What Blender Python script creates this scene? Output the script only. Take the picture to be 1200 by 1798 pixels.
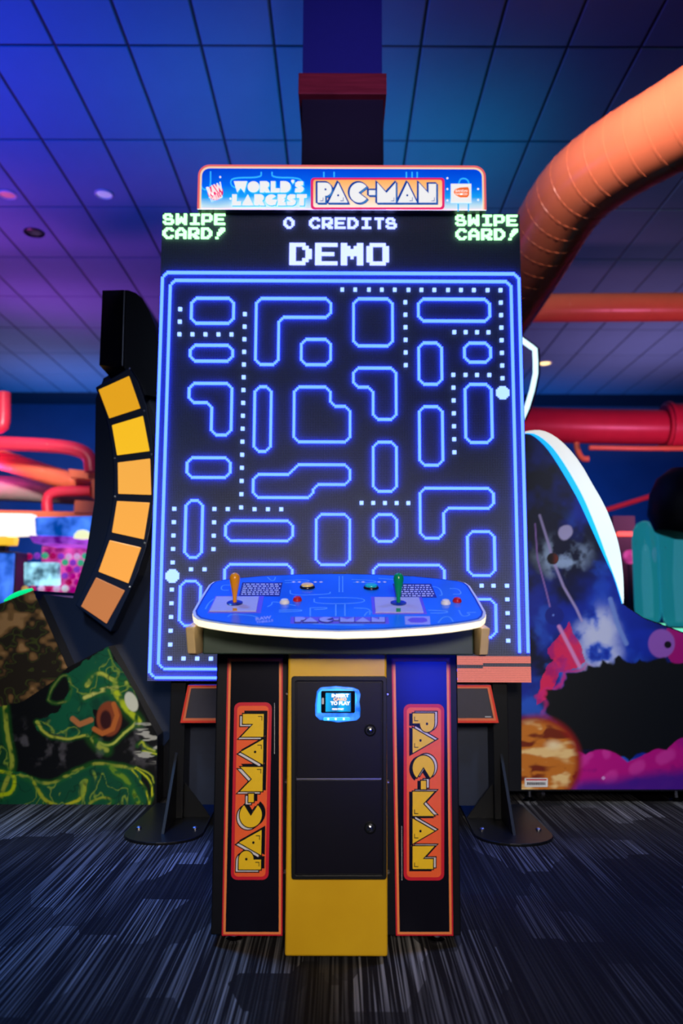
import bpy, bmesh, math, random
import numpy as np
from mathutils import Vector, Matrix

random.seed(7)
for _o in list(bpy.data.objects):
    bpy.data.objects.remove(_o)
scene = bpy.context.scene
C = scene.collection
PI = math.pi

# ------------------------------------------------------------------ camera
FPX = 1380.0                      # focal length in pixels of the 1200x1798 frame
PITCH = math.atan(169 / FPX)
ROLL = math.radians(0.22)
HC = 0.95                         # eye height
CX, CY = 597.0, 899.0
cam_d = bpy.data.cameras.new('camera')
cam = bpy.data.objects.new('camera', cam_d)
C.objects.link(cam)
cam_d.sensor_fit = 'VERTICAL'
cam_d.sensor_height = 36.0
cam_d.lens = FPX / 1798 * 36.0
cam_d.shift_x = 3.0 / 1798
cam_d.clip_start = 0.05
cam.location = (0, 0, HC)
cam.matrix_world = (Matrix.Translation((0, 0, HC)) @ Matrix.Rotation(PI / 2 + PITCH, 4, 'X') @ Matrix.Rotation(ROLL, 4, 'Z'))
cam_d.dof.use_dof = True
cam_d.dof.focus_distance = 2.7
cam_d.dof.aperture_fstop = 1.8
scene.camera = cam

# ------------------------------------------------------------------ view, world, lights
scene.view_settings.view_transform = 'Standard'
scene.view_settings.look = 'None'
scene.view_settings.gamma = 1.0
scene.view_settings.use_curve_mapping = False
scene.view_settings.exposure = 0.0
world = bpy.data.worlds.new('world')
scene.world = world
world.use_nodes = True
world.node_tree.nodes['Background'].inputs[0].default_value = (0.25, 0.38, 0.9, 1)
world.node_tree.nodes['Background'].inputs[1].default_value = 0.02


def lamp(kind, name, loc, target, power, col, size=0.3, angle=60, blend=0.8):
    d = bpy.data.lights.new(name, kind)
    d.energy = power
    d.color = col
    if kind == 'SPOT':
        d.spot_size = math.radians(angle)
        d.spot_blend = blend
        d.shadow_soft_size = size
    elif kind == 'AREA':
        d.shape = 'DISK'
        d.size = size
    else:
        d.shadow_soft_size = size
    o = bpy.data.objects.new(name, d)
    C.objects.link(o)
    o.location = loc
    if target is not None:
        o.rotation_euler = (Vector(target) - Vector(loc)).to_track_quat('-Z', 'Y').to_euler()
    return o


# stage uplights that wash the ceiling, added unseen spots that light the machines
lamp('SPOT', 'blue_uplight', (-4.4, 5.4, 2.6), (-3.0, 6.2, 5.4), 600, (0.0, 0.06, 1.0), 0.25, 120, 1.0)
lamp('SPOT', 'purple_uplight', (-5.0, 9.8, 2.4), (-3.6, 9.4, 5.4), 620, (0.80, 0.09, 0.85), 0.25, 120, 1.0)
lamp('SPOT', 'teal_uplight', (0.9, 7.2, 3.4), (0.9, 7.6, 5.4), 95, (0.0, 0.36, 0.62), 0.25, 120, 1.0)
lamp('SPOT', 'teal_uplight', (-0.9, 6.4, 3.4), (-0.9, 6.6, 5.4), 75, (0.0, 0.28, 0.72), 0.25, 120, 1.0)
lamp('SPOT', 'violet_uplight', (5.6, 13.0, 2.4), (5.2, 12.6, 5.4), 260, (0.75, 0.34, 0.8), 0.3, 120, 1.0)
lamp('SPOT', 'grey_violet_uplight', (-5.5, 14.0, 2.4), (-5.0, 13.4, 5.4), 210, (0.65, 0.36, 0.8), 0.3, 120, 1.0)
lamp('SPOT', 'front_fill', (0.3, -2.2, 2.0), (0.0, 2.6, 0.55), 600, (1.0, 0.88, 0.74), 0.35, 33, 1.0)  # added fill behind the camera that brightens the console
lamp('SPOT', 'screen_fill', (-0.6, -1.0, 3.3), (0.0, 3.6, 2.1), 120, (0.62, 0.72, 1.0), 0.4, 44, 1.0)  # added fill that lifts the dark upper LED face
lamp('SPOT', 'pillar_fill', (0.4, 1.4, 3.2), (0.0, 4.2, 4.1), 150, (0.55, 0.32, 1.0), 0.2, 36, 1.0)  # added fill that brings out the pillar's dark trim
lamp('SPOT', 'blue_front_lamp', (0.62, -0.8, 0.46), (0.25, 2.36, 0.74), 85, (0.01, 0.03, 1.0), 0.22, 16, 1.0)  # stands in for the glow of an unseen blue-lit machine behind the camera
lamp('SPOT', 'duct_spot', (0.8, 2.4, 4.4), (2.3, 5.3, 4.05), 700, (1.0, 0.80, 0.78), 0.2, 42, 1.0)  # unseen spot, placed so its spill misses the ceiling
lamp('SPOT', 'pink_duct_spot', (4.2, 6.0, 2.0), (3.2, 9.0, 3.1), 210, (1.0, 0.22, 0.55), 0.2, 80, 1.0)
lamp('SPOT', 'duct_spot', (-3.0, 6.2, 3.4), (-4.3, 9.4, 2.6), 800, (1.0, 0.72, 0.70), 0.2, 50, 1.0)
lamp('SPOT', 'left_cabinet_fill', (-1.6, 0.6, 3.6), (-1.5, 3.9, 0.4), 300, (0.95, 1.0, 0.9), 0.3, 34, 1.0)  # added spot aimed at the monster art to brighten it
lamp('SPOT', 'right_cabinet_fill', (2.0, 0.4, 3.6), (1.7, 4.0, 0.65), 520, (0.92, 0.95, 1.0), 0.3, 36, 1.0)  # added spot aimed at the space art to brighten it
lamp('SPOT', 'blue_floor_spot', (-1.8, 3.2, 5.0), (-1.0, 2.4, 0.0), 700, (0.10, 0.36, 1.0), 0.3, 46, 1.0)
lamp('SPOT', 'blue_floor_spot', (2.2, 3.0, 5.0), (1.2, 2.3, 0.0), 480, (0.25, 0.42, 1.0), 0.3, 46, 1.0)
lamp('SPOT', 'wall_wash', (2.6, 12.5, 0.6), (3.2, 16.9, 2.2), 1300, (0.0, 0.24, 1.0), 0.3, 110, 1.0)
lamp('SPOT', 'wall_wash', (-4.5, 12.5, 0.6), (-4.6, 16.9, 3.2), 1300, (0.0, 0.26, 1.0), 0.3, 110, 1.0)


# ------------------------------------------------------------------ helpers: pixels to world, meshes, materials
CP, SP = math.cos(PITCH), math.sin(PITCH)
CR, SR = math.cos(ROLL), math.sin(ROLL)


def ray(px, py):
    a, b = (px - CX) / FPX, (CY - py) / FPX
    u = a * CR + b * (-SR)
    v = a * SR + b * CR
    return Vector((u, CP - v * SP, SP + v * CP))


def at(px, py, d):
    """the point seen at a pixel on the vertical plane Y = d"""
    r = ray(px, py)
    t = d / r.y
    return Vector((r.x * t, d, HC + r.z * t))


def at_z(px, py, z):
    r = ray(px, py)
    t = (z - HC) / r.z
    return Vector((r.x * t, r.y * t, z))


def vplane(d):
    def f(u, v, n=0.0):
        p = at(u, v, d)
        p.y -= n
        return p
    return f


def flat(origin, ex, ey, ez):
    o, ex, ey, ez = Vector(origin), Vector(ex), Vector(ey), Vector(ez)
    return lambda u, v, n=0.0: o + ex * u + ey * v + ez * n


ORIGIN = {}


def reg(o, loc):
    ORIGIN[o.name] = Vector(loc)


def thing(name, loc, label, cat, group=None, kind=None):
    o = bpy.data.objects.new(name, None)
    o.empty_display_size = 0.1
    C.objects.link(o)
    o.location = loc
    reg(o, loc)
    tag(o, label, cat, group, kind)
    return o


def tag(o, label=None, cat=None, group=None, kind=None):
    if label: o['label'] = label
    if cat: o['category'] = cat
    if group: o['group'] = group
    if kind: o['kind'] = kind
    return o


class MB:
    """collects polygons; build() links them as one mesh object"""

    def __init__(self):
        self.v, self.f, self.m = [], [], []

    def add(self, verts, faces, mi=0):
        b = len(self.v)
        self.v += [Vector(p) for p in verts]
        self.f += [tuple(b + i for i in f) for f in faces]
        self.m += [mi] * len(faces)
        return self

    def box(self, x0, x1, y0, y1, z0, z1, mi=0):
        v = [(x, y, z) for z in (z0, z1) for y in (y0, y1) for x in (x0, x1)]
        return self.add(v, [(0, 2, 3, 1), (4, 5, 7, 6), (0, 1, 5, 4), (2, 6, 7, 3), (0, 4, 6, 2), (1, 3, 7, 5)], mi)

    def prism(self, pts, fn, n0, n1, mi=0, back=True):
        k = len(pts)
        area = sum(pts[i][0] * pts[(i + 1) % k][1] - pts[(i + 1) % k][0] * pts[i][1] for i in range(k))
        v = [fn(p[0], p[1], n0) for p in pts] + [fn(p[0], p[1], n1) for p in pts]
        f = [tuple(range(k, 2 * k))]
        if back: f.append(tuple(reversed(range(k))))
        f += [(i, (i + 1) % k, k + (i + 1) % k, k + i) for i in range(k)]
        return self.add(v, f, mi)

    def ring(self, outer, inner, fn, n0, n1, mi=0):
        k = len(outer)
        v = [fn(p[0], p[1], n) for n in (n0, n1) for L in (outer, inner) for p in L]
        o0, i0, o1, i1 = 0, k, 2 * k, 3 * k
        f = []
        for i in range(k):
            j = (i + 1) % k
            f += [(o1 + i, o1 + j, i1 + j, i1 + i), (o0 + i, o0 + j, o1 + j, o1 + i), (i0 + j, i0 + i, i1 + i, i1 + j),
                  (o0 + j, o0 + i, i0 + i, i0 + j)]
        return self.add(v, f, mi)

    def strip(self, a, b, fn, n0, n1, mi=0):
        """an open band between two polylines"""
        k = len(a)
        v = [fn(p[0], p[1], n) for n in (n0, n1) for L in (a, b) for p in L]
        f = []
        for i in range(k - 1):
            j = i + 1
            f += [(2 * k + i, 2 * k + j, 3 * k + j, 3 * k + i), (i, k + i, k + j, j), (i, j, 2 * k + j, 2 * k + i),
                  (k + j, k + i, 3 * k + i, 3 * k + j)]
        f += [(0, 2 * k, 3 * k, k), (k - 1, 2 * k - 1, 4 * k - 1, 3 * k - 1)]
        return self.add(v, f, mi)

    def tube(self, path, rad, seg=20, mi=0, caps=True):
        path = [Vector(p) for p in path]
        n = len(path)
        rads = rad if isinstance(rad, (list, tuple)) else [rad] * n
        tang = []
        for i in range(n):
            a, b = path[max(i - 1, 0)], path[min(i + 1, n - 1)]
            tang.append((b - a).normalized())
        ref = Vector((0, 0, 1)) if abs(tang[0].z) < 0.9 else Vector((1, 0, 0))
        nx = (ref - tang[0] * ref.dot(tang[0])).normalized()
        v, f = [], []
        for i in range(n):
            nx = (nx - tang[i] * nx.dot(tang[i])).normalized()
            ny = tang[i].cross(nx)
            for k in range(seg):
                a = 2 * PI * k / seg
                v.append(path[i] + (nx * math.cos(a) + ny * math.sin(a)) * rads[i])
        for i in range(n - 1):
            for k in range(seg):
                l = (k + 1) % seg
                f.append((i * seg + k, i * seg + l, (i + 1) * seg + l, (i + 1) * seg + k))
        if caps:
            f.append(tuple(reversed(range(seg))))
            f.append(tuple(range((n - 1) * seg, n * seg)))
        return self.add(v, f, mi)

    def lathe(self, prof, base, axis=(0, 0, 1), seg=24, mi=0):
        """profile of (radius, height) pairs turned about an axis"""
        ax = Vector(axis).normalized()
        ref = Vector((1, 0, 0)) if abs(ax.x) < 0.9 else Vector((0, 1, 0))
        nx = (ref - ax * ref.dot(ax)).normalized()
        ny = ax.cross(nx)
        base = Vector(base)
        v, f = [], []
        for r, h in prof:
            for k in range(seg):
                a = 2 * PI * k / seg
                v.append(base + ax * h + (nx * math.cos(a) + ny * math.sin(a)) * r)
        for i in range(len(prof) - 1):
            for k in range(seg):
                l = (k + 1) % seg
                f.append((i * seg + k, i * seg + l, (i + 1) * seg + l, (i + 1) * seg + k))
        f.append(tuple(reversed(range(seg))))
        f.append(tuple(range((len(prof) - 1) * seg, len(prof) * seg)))
        return self.add(v, f, mi)

    def build(self, name, mats, parent=None, smooth=False, bevel=0.0, base=True, fix=True):
        vs = self.v
        lo = Vector((min(p.x for p in vs), min(p.y for p in vs), min(p.z for p in vs)))
        hi = Vector((max(p.x for p in vs), max(p.y for p in vs), max(p.z for p in vs)))
        org = Vector(((lo.x + hi.x) / 2, (lo.y + hi.y) / 2, lo.z))
        me = bpy.data.meshes.new(name)
        me.from_pydata([tuple(p - org) for p in vs], [], self.f)
        if not isinstance(mats, (list, tuple)): mats = [mats]
        for m in mats: me.materials.append(m)
        me.polygons.foreach_set('material_index', self.m)
        if fix:
            bm = bmesh.new(); bm.from_mesh(me)
            bmesh.ops.recalc_face_normals(bm, faces=bm.faces)
            bm.to_mesh(me); bm.free()
        if smooth:
            me.polygons.foreach_set('use_smooth', [True] * len(me.polygons))
            try: me.set_sharp_from_angle(angle=math.radians(38))
            except Exception: pass
        me.update()
        o = bpy.data.objects.new(name, me)
        C.objects.link(o)
        place(o, org, parent)
        if bevel > 0:
            b = o.modifiers.new('bevel', 'BEVEL')
            b.width = bevel; b.segments = 3; b.limit_method = 'ANGLE'; b.angle_limit = math.radians(40)
        return o


def place(o, org, parent):
    reg(o, org)
    if parent is not None:
        o.parent = parent
        o.location = Vector(org) - ORIGIN[parent.name]
    else:
        o.location = org


def copy_at(src, org, parent):
    c = src.copy()
    C.objects.link(c)
    place(c, org, parent)
    return c


def rrect(x0, y0, x1, y1, r, seg=5):
    out = []
    for cx, cy, a0 in ((x1 - r, y1 - r, 0), (x0 + r, y1 - r, 90), (x0 + r, y0 + r, 180), (x1 - r, y0 + r, 270)):
        for k in range(seg + 1):
            a = math.radians(a0 + 90 * k / seg)
            out.append((cx + r * math.cos(a), cy + r * math.sin(a)))
    return out


def offset_poly(pts, d):
    """grow a polygon by d (mitred, limited)"""
    k = len(pts)
    area = sum(pts[i][0] * pts[(i + 1) % k][1] - pts[(i + 1) % k][0] * pts[i][1] for i in range(k))
    s = 1 if area > 0 else -1
    out = []
    for i in range(k):
        p0, p1, p2 = Vector(pts[i - 1]), Vector(pts[i]), Vector(pts[(i + 1) % k])
        e1, e2 = (p1 - p0), (p2 - p1)
        if e1.length < 1e-9 or e2.length < 1e-9:
            out.append((p1.x, p1.y)); continue
        e1.normalize(); e2.normalize()
        n1, n2 = Vector((e1.y, -e1.x)) * s, Vector((e2.y, -e2.x)) * s
        b = n1 + n2
        if b.length < 1e-6:
            b = n1
        b.normalize()
        c = max(b.dot(n1), 0.45)
        q = p1 + b * (d / c)
        out.append((q.x, q.y))
    return out


def smooth_path(pts, it=2):
    """round the corners of a polyline (Chaikin), ends kept"""
    pts = [Vector(p) for p in pts]
    for _ in range(it):
        out = [pts[0]]
        for a, b in zip(pts, pts[1:]):
            out += [a.lerp(b, 0.25), a.lerp(b, 0.75)]
        out.append(pts[-1])
        pts = out
    return pts


def text_polys(body, bold=0.0):
    """flat mesh of a text, height about 1: (verts2d, faces)"""
    cu = bpy.data.curves.new('txt', 'FONT')
    cu.body = body
    cu.offset = bold
    cu.resolution_u = 3
    to = bpy.data.objects.new('txt', cu)
    C.objects.link(to)
    dg = bpy.context.evaluated_depsgraph_get()
    dg.update()
    me = bpy.data.meshes.new_from_object(to.evaluated_get(dg))
    vs = [(v.co.x, v.co.y) for v in me.vertices]
    fs = [tuple(p.vertices) for p in me.polygons]
    bpy.data.objects.remove(to); bpy.data.curves.remove(cu); bpy.data.meshes.remove(me)
    x0, x1 = min(v[0] for v in vs), max(v[0] for v in vs)
    y0, y1 = min(v[1] for v in vs), max(v[1] for v in vs)
    return [((x - x0) / (x1 - x0), (y - y0) / (y1 - y0)) for x, y in vs], fs


def add_text(mb, body, fn, x0, x1, yb, yt, n, mi=0, bold=0.02, rot=0.0):
    """text stretched to the box x0..x1, yb (baseline) .. yt on a surface"""
    vs, fs = text_polys(body, bold)
    cx, cy = (x0 + x1) / 2, (yb + yt) / 2
    ca, sa = math.cos(rot), math.sin(rot)
    out = []
    for x, y in vs:
        u, v = x0 + x * (x1 - x0) - cx, yb + y * (yt - yb) - cy
        out.append(fn(cx + u * ca - v * sa, cy + u * sa + v * ca, n))
    mb.add(out, fs, mi)


# ---- materials
def nodes_of(name):
    m = bpy.data.materials.new(name)
    m.use_nodes = True
    nt = m.node_tree
    return m, nt, nt.nodes['Principled BSDF']


def mat(name, col, rough=0.5, metal=0.0, emit=None, strength=0.0, vary=0.08, scale=40.0, bump=0.0, spec=0.5, coat=0.0):
    m, nt, b = nodes_of(name)
    b.inputs['Roughness'].default_value = rough
    b.inputs['Metallic'].default_value = metal
    b.inputs['Specular IOR Level'].default_value = spec
    b.inputs['Coat Weight'].default_value = coat
    tc = nt.nodes.new('ShaderNodeTexCoord')
    nz = nt.nodes.new('ShaderNodeTexNoise')
    nz.inputs['Scale'].default_value = scale
    nz.inputs['Detail'].default_value = 3
    nt.links.new(tc.outputs['Object'], nz.inputs['Vector'])
    mx = nt.nodes.new('ShaderNodeMix'); mx.data_type = 'RGBA'
    c = list(col)[:3]
    mx.inputs[6].default_value = tuple(x * (1 - vary) for x in c) + (1,)
    mx.inputs[7].default_value = tuple(min(1, x * (1 + vary)) for x in c) + (1,)
    nt.links.new(nz.outputs['Fac'], mx.inputs[0])
    nt.links.new(mx.outputs[2], b.inputs['Base Color'])
    if bump > 0:
        bp = nt.nodes.new('ShaderNodeBump')
        bp.inputs['Strength'].default_value = bump
        bp.inputs['Distance'].default_value = 0.002
        nt.links.new(nz.outputs['Fac'], bp.inputs['Height'])
        nt.links.new(bp.outputs['Normal'], b.inputs['Normal'])
    if emit is not None:
        b.inputs['Emission Color'].default_value = tuple(emit) + (1,)
        if vary > 0.2:
            me_ = nt.nodes.new('ShaderNodeValToRGB')
            me_.color_ramp.elements[0].position = 0.35; me_.color_ramp.elements[1].position = 0.65
            me_.color_ramp.elements[0].color = tuple(x * (1 - 1.6 * vary) for x in emit) + (1,)
            me_.color_ramp.elements[1].color = tuple(x * (1 + vary) + 0.25 * vary for x in emit) + (1,)
            nt.links.new(nz.outputs['Fac'], me_.inputs[0]); nt.links.new(me_.outputs[0], b.inputs['Emission Color'])
        b.inputs['Emission Strength'].default_value = strength
    return m


def lin(r, g, b):
    return tuple((x / 255 / 12.92) if x / 255 <= 0.04045 else ((x / 255 + 0.055) / 1.055) ** 2.4 for x in (r, g, b))


M = {}
M['black'] = mat('black_laminate', (0.006, 0.007, 0.012), 0.35, vary=0.2, spec=0.25)
M['black_metal'] = mat('black_powder_coat', (0.006, 0.007, 0.010), 0.38, scale=300, bump=0.12, spec=0.25)
M['navy'] = mat('navy_laminate', (0.012, 0.022, 0.06), 0.45, vary=0.2)
M['navy_plastic'] = mat('navy_plastic', (0.006, 0.016, 0.055), 0.3)
M['chrome'] = mat('chrome', (0.75, 0.76, 0.8), 0.12, 1.0)
M['steel'] = mat('brushed_steel', (0.45, 0.45, 0.5), 0.3, 1.0)
M['white_plastic'] = mat('white_plastic', (0.8, 0.8, 0.82), 0.3)
M['cream'] = mat('cream_bracket', (0.72, 0.52, 0.26), 0.45)
M['dark_green'] = mat('dark_green_panel', (0.006, 0.026, 0.016), 0.5, vary=0.2)
M['orange_duct'] = mat('orange_duct', (0.86, 0.22, 0.10), 0.30, vary=0.12, scale=6)
M['red_duct'] = mat('red_duct', (0.72, 0.04, 0.09), 0.34, vary=0.12, scale=6)
M['grey_duct'] = mat('grey_duct', (0.45, 0.44, 0.42), 0.4, vary=0.12, scale=6)
M['grey_text'] = mat('pale_grey_ink', (0.55, 0.56, 0.6), 0.5)
M['ink_black'] = mat('black_ink', (0.004, 0.004, 0.010), 0.3, spec=0.25)
M['ink_white'] = mat('white_ink', (0.72, 0.70, 0.80), 0.4)
M['ink_yellow'] = mat('yellow_ink', (0.90, 0.58, 0.015), 0.35)
M['ink_orange'] = mat('orange_ink', (0.95, 0.13, 0.035), 0.35)
M['ink_peach'] = mat('light_orange_ink', (1.0, 0.27, 0.08), 0.35)
M['ink_red'] = mat('crimson_ink', (0.62, 0.010, 0.035), 0.35)


def led(name, col, strength):
    return mat(name, (0.02, 0.02, 0.02), 0.5, emit=col, strength=strength, vary=0)


M['led_blue'] = led('blue_pixels', (0.021, 0.053, 1.0), 11.0)
M['led_dot'] = led('pale_blue_pixels', (0.22, 0.36, 1.0), 2.4)
M['led_white'] = led('white_pixels', (0.26, 0.31, 1.0), 3.0)
M['led_green'] = led('green_white_pixels', (0.38, 1.0, 0.42), 2.3)
M['led_red'] = led('salmon_pixels', (1.0, 0.25, 0.20), 0.8)

# ================================================================== the room
ZC = HC + 4.45
# carpet
m, nt, b = nodes_of('striped_carpet')
N, L = nt.nodes, nt.links
tc = N.new('ShaderNodeTexCoord')


def mapping(scale, loc=(0, 0, 0)):
    mp = N.new('ShaderNodeMapping')
    mp.inputs['Scale'].default_value = scale
    mp.inputs['Location'].default_value = loc
    L.new(tc.outputs['Object'], mp.inputs['Vector'])
    return mp.outputs[0]


def noise(vec, scale=1.0, detail=2.0, rough=0.5):
    n = N.new('ShaderNodeTexNoise')
    n.inputs['Scale'].default_value = scale; n.inputs['Detail'].default_value = detail
    n.inputs['Roughness'].default_value = rough
    L.new(vec, n.inputs['Vector'])
    return n.outputs['Fac']


def ramp(fac, stops):
    r = N.new('ShaderNodeValToRGB')
    e = r.color_ramp.elements
    while len(e) < len(stops): e.new(0.5)
    for el, (p, c) in zip(e, stops):
        el.position = p; el.color = tuple(c) + (1,) if len(c) == 3 else c
    L.new(fac, r.inputs[0])
    return r.outputs[0]


def mathn(op, a, c):
    n = N.new('ShaderNodeMath'); n.operation = op
    for i, x in enumerate((a, c)):
        if isinstance(x, (int, float)): n.inputs[i].default_value = x
        else: L.new(x, n.inputs[i])
    return n.outputs[0]


st = ramp(noise(mapping((150, 1.3, 1)), 1.0, 1.5), [(0.46, (0, 0, 0)), (0.66, (1, 1, 1))])
vor = N.new('ShaderNodeTexVoronoi'); vor.feature = 'F1'; vor.distance = 'CHEBYCHEV'
vor.inputs['Scale'].default_value = 1.0
L.new(mapping((5.5, 2.2, 1)), vor.inputs['Vector'])
blk = N.new('ShaderNodeSeparateColor'); L.new(vor.outputs['Color'], blk.inputs[0])
big = ramp(noise(mapping((1.6, 0.8, 1)), 1.0, 2.0), [(0.35, (0.25,) * 3), (0.65, (1, 1, 1))])
blk_c = ramp(blk.outputs[0], [(0.0, (0.05,) * 3), (0.55, (0.25,) * 3), (1.0, (1, 1, 1))])
fac = mathn('MULTIPLY', mathn('MULTIPLY', st, blk_c), big)
base_mix = N.new('ShaderNodeMix'); base_mix.data_type = 'RGBA'
base_mix.inputs[6].default_value = (0.011, 0.010, 0.012, 1)
base_mix.inputs[7].default_value = (0.40, 0.39, 0.40, 1)
L.new(fac, base_mix.inputs[0])
L.new(base_mix.outputs[2], b.inputs['Base Color'])
b.inputs['Roughness'].default_value = 0.95
b.inputs['Specular IOR Level'].default_value = 0.1
bp = N.new('ShaderNodeBump'); bp.inputs['Strength'].default_value = 0.5; bp.inputs['Distance'].default_value = 0.004
L.new(noise(mapping((220, 60, 1)), 1.0, 2.0), bp.inputs['Height'])
L.new(bp.outputs[0], b.inputs['Normal'])
M['carpet'] = m

floor = tag(MB().box(-8, 8, -2.5, 17, -0.05, 0).build('floor', M['carpet']), 'dark striped carpet floor of the arcade', kind='structure')
M['wall'] = mat('dark_blue_wall', (0.05, 0.09, 0.2), 0.8, vary=0.15, scale=2)
tag(MB().box(-8, 8, 17, 17.1, 0, ZC + 0.1).build('wall_back', M['wall']), 'dark blue back wall of the arcade', kind='structure')
tag(MB().box(-8.1, -8, -2.5, 17.1, 0, ZC + 0.1).build('wall_left', M['wall']), 'dark blue side wall beyond the arc cabinet', kind='structure')
tag(MB().box(8, 8.1, -2.5, 17.1, 0, ZC + 0.1).build('wall_right', M['wall']), 'dark blue side wall beyond the space cabinet', kind='structure')

# ceiling: a dark grid with a tile in every field
M['grid'] = mat('dark_ceiling_grid', (0.02, 0.025, 0.04), 0.7)
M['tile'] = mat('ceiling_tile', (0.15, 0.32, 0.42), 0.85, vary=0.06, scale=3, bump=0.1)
ceiling = tag(MB().box(-8, 8, -2.5, 17, ZC + 0.012, ZC + 0.1).build('ceiling', M['grid']), 'suspended ceiling of long blue-lit tiles', kind='structure')
TX, TY = 0.585, 1.277
proto = None
for j in range(-1, 9):
    for i in range(-13, 13):
        x0, y0 = 0.05 + i * TX, 1.298 * 4.45 + (j - 1) * TY
        if x0 < -8 or x0 + TX > 8 or y0 + TY > 17: continue
        if proto is None:
            mb = MB()
            g = 0.011
            a = [(-TX / 2 + g, -TY / 2 + g), (TX / 2 - g, -TY / 2 + g), (TX / 2 - g, TY / 2 - g), (-TX / 2 + g, TY / 2 - g)]
            c = [(-TX / 2 + g + .008, -TY / 2 + g + .008), (TX / 2 - g - .008, -TY / 2 + g + .008), (TX / 2 - g - .008, TY / 2 - g - .008), (-TX / 2 + g + .008, TY / 2 - g - .008)]
            v = [(x, y, 0.0) for x, y in c] + [(x, y, 0.006) for x, y in a] + [(x, y, 0.0115) for x, y in a]
            mb.add(v, [(3, 2, 1, 0), (0, 1, 5, 4), (1, 2, 6, 5), (2, 3, 7, 6), (3, 0, 4, 7), (4, 5, 9, 8), (5, 6, 10, 9), (6, 7, 11, 10), (7, 4, 8, 11), (8, 9, 10, 11)])
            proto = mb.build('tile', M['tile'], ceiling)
            place(proto, (x0 + TX / 2, y0 + TY / 2, ZC), ceiling)
        else:
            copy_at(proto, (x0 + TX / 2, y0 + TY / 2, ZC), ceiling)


def ceiling_disc(px, py, r, name, label, cat, ring_m, core_m):
    p = at_z(px, py, ZC)
    t = thing(name, p, label, cat)
    MB().lathe([(r, 0), (r, -0.012), (r * 0.86, -0.02), (r * 0.8, -0.012), (r * 0.8, -0.002)], p - Vector((0, 0, 0)), seg=24).build('rim', ring_m, t, smooth=True)
    MB().lathe([(r * 0.8, -0.004), (r * 0.5, -0.010), (0.01, -0.012)], p, seg=24).build('lens', core_m, t, smooth=True)


M['lamp_yellow'] = mat('warm_lamp', (0.9, 0.8, 0.4), 0.4, emit=(1.0, 0.72, 0.25), strength=2.2)
M['lamp_dim'] = mat('dim_lamp', (0.7, 0.65, 0.8), 0.4, emit=(0.8, 0.7, 1.0), strength=0.25)
M['lamp_red'] = mat('dim_red_lamp', (0.7, 0.3, 0.3), 0.4, emit=(1.0, 0.2, 0.15), strength=0.2)
ceiling_disc(957, 637, 0.13, 'recessed_downlight', 'small warm yellow downlight glowing in the ceiling beside the white neon ring', 'ceiling light', M['white_plastic'], M['lamp_yellow'])
ceiling_disc(60, 408, 0.12, 'ceiling_speaker', 'round black ceiling speaker in the purple-lit tiles', 'speaker', M['black'], M['black'])
ceiling_disc(183, 340, 0.10, 'recessed_downlight', 'pale unlit downlight in the purple ceiling above the black speaker', 'ceiling light', M['white_plastic'], M['lamp_dim'])
ceiling_disc(13, 341, 0.10, 'recessed_downlight', 'reddish downlight in the ceiling at the photo edge', 'ceiling light', M['white_plastic'], M['lamp_red'])

# pillar behind the screen, with a red wood band
M['pillar_low'] = mat('pillar_black_cladding', (0.006, 0.008, 0.022), 0.6, vary=0.2)
M['pillar_up'] = mat('pillar_blue_paint', (0.015, 0.03, 0.26), 0.7)
m, nt, b = nodes_of('red_stained_wood')
N, L = nt.nodes, nt.links
tc = N.new('ShaderNodeTexCoord')
wood = ramp(noise(mapping((3, 3, 60)), 1.0, 4.0, 0.6), [(0.3, (0.20, 0.015, 0.02)), (0.7, (0.42, 0.045, 0.05))])
L.new(wood, b.inputs['Base Color']); b.inputs['Roughness'].default_value = 0.5
M['red_wood'] = m
pillar = thing('pillar', (0.008, 4.43, 0), 'square pillar behind the screen with a red wood band', 'pillar', kind='structure')
del pillar['category']
MB().box(-0.226, 0.242, 4.2, 4.66, 0, 3.88).build('lower_cladding', M['pillar_low'], pillar)
MB().box(-0.226, 0.236, 4.215, 4.645, 3.88, ZC).build('upper_shaft', M['pillar_up'], pillar)
MB().box(-0.246, 0.258, 4.15, 4.71, 3.855, 3.985).build('trim_band', M['red_wood'], pillar, bevel=0.004)

# ================================================================== the screen tower
SY = 3.6
SW2, SZ0, SZ1 = 0.864, 0.622, 2.846
PW, PH = 2 * SW2 / 224, (SZ1 - SZ0) / 288
tower = thing('arcade_screen_tower', (0, 3.75, 0), 'giant upright pixel screen with a lit marquee showing a blue line maze', 'arcade machine')


def G(gx, gy, n=0.0):
    return Vector((-SW2 + gx * PW, SY - n, SZ1 - gy * PH))


# dark LED face with its lattice of unlit pixels
m, nt, b = nodes_of('led_panel_face')
N, L = nt.nodes, nt.links
tc = N.new('ShaderNodeTexCoord')
sep = N.new('ShaderNodeSeparateXYZ'); L.new(tc.outputs['Object'], sep.inputs[0])
gx_ = mathn('ABSOLUTE', mathn('SUBTRACT', mathn('FRACT', mathn('MULTIPLY', sep.outputs[0], 1 / PW), 0), 0.5), 0)
gz_ = mathn('ABSOLUTE', mathn('SUBTRACT', mathn('FRACT', mathn('MULTIPLY', sep.outputs[2], 1 / PH), 0), 0.5), 0)
gap = mathn('GREATER_THAN', mathn('MAXIMUM', gx_, gz_), 0.33)
mx = N.new('ShaderNodeMix'); mx.data_type = 'RGBA'
mx.inputs[6].default_value = (0.15, 0.18, 0.29, 1)
mx.inputs[7].default_value = (0.02, 0.02, 0.03, 1)
L.new(gap, mx.inputs[0]); L.new(mx.outputs[2], b.inputs['Base Color'])
b.inputs['Roughness'].default_value = 0.6
M['led_face'] = m
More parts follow.
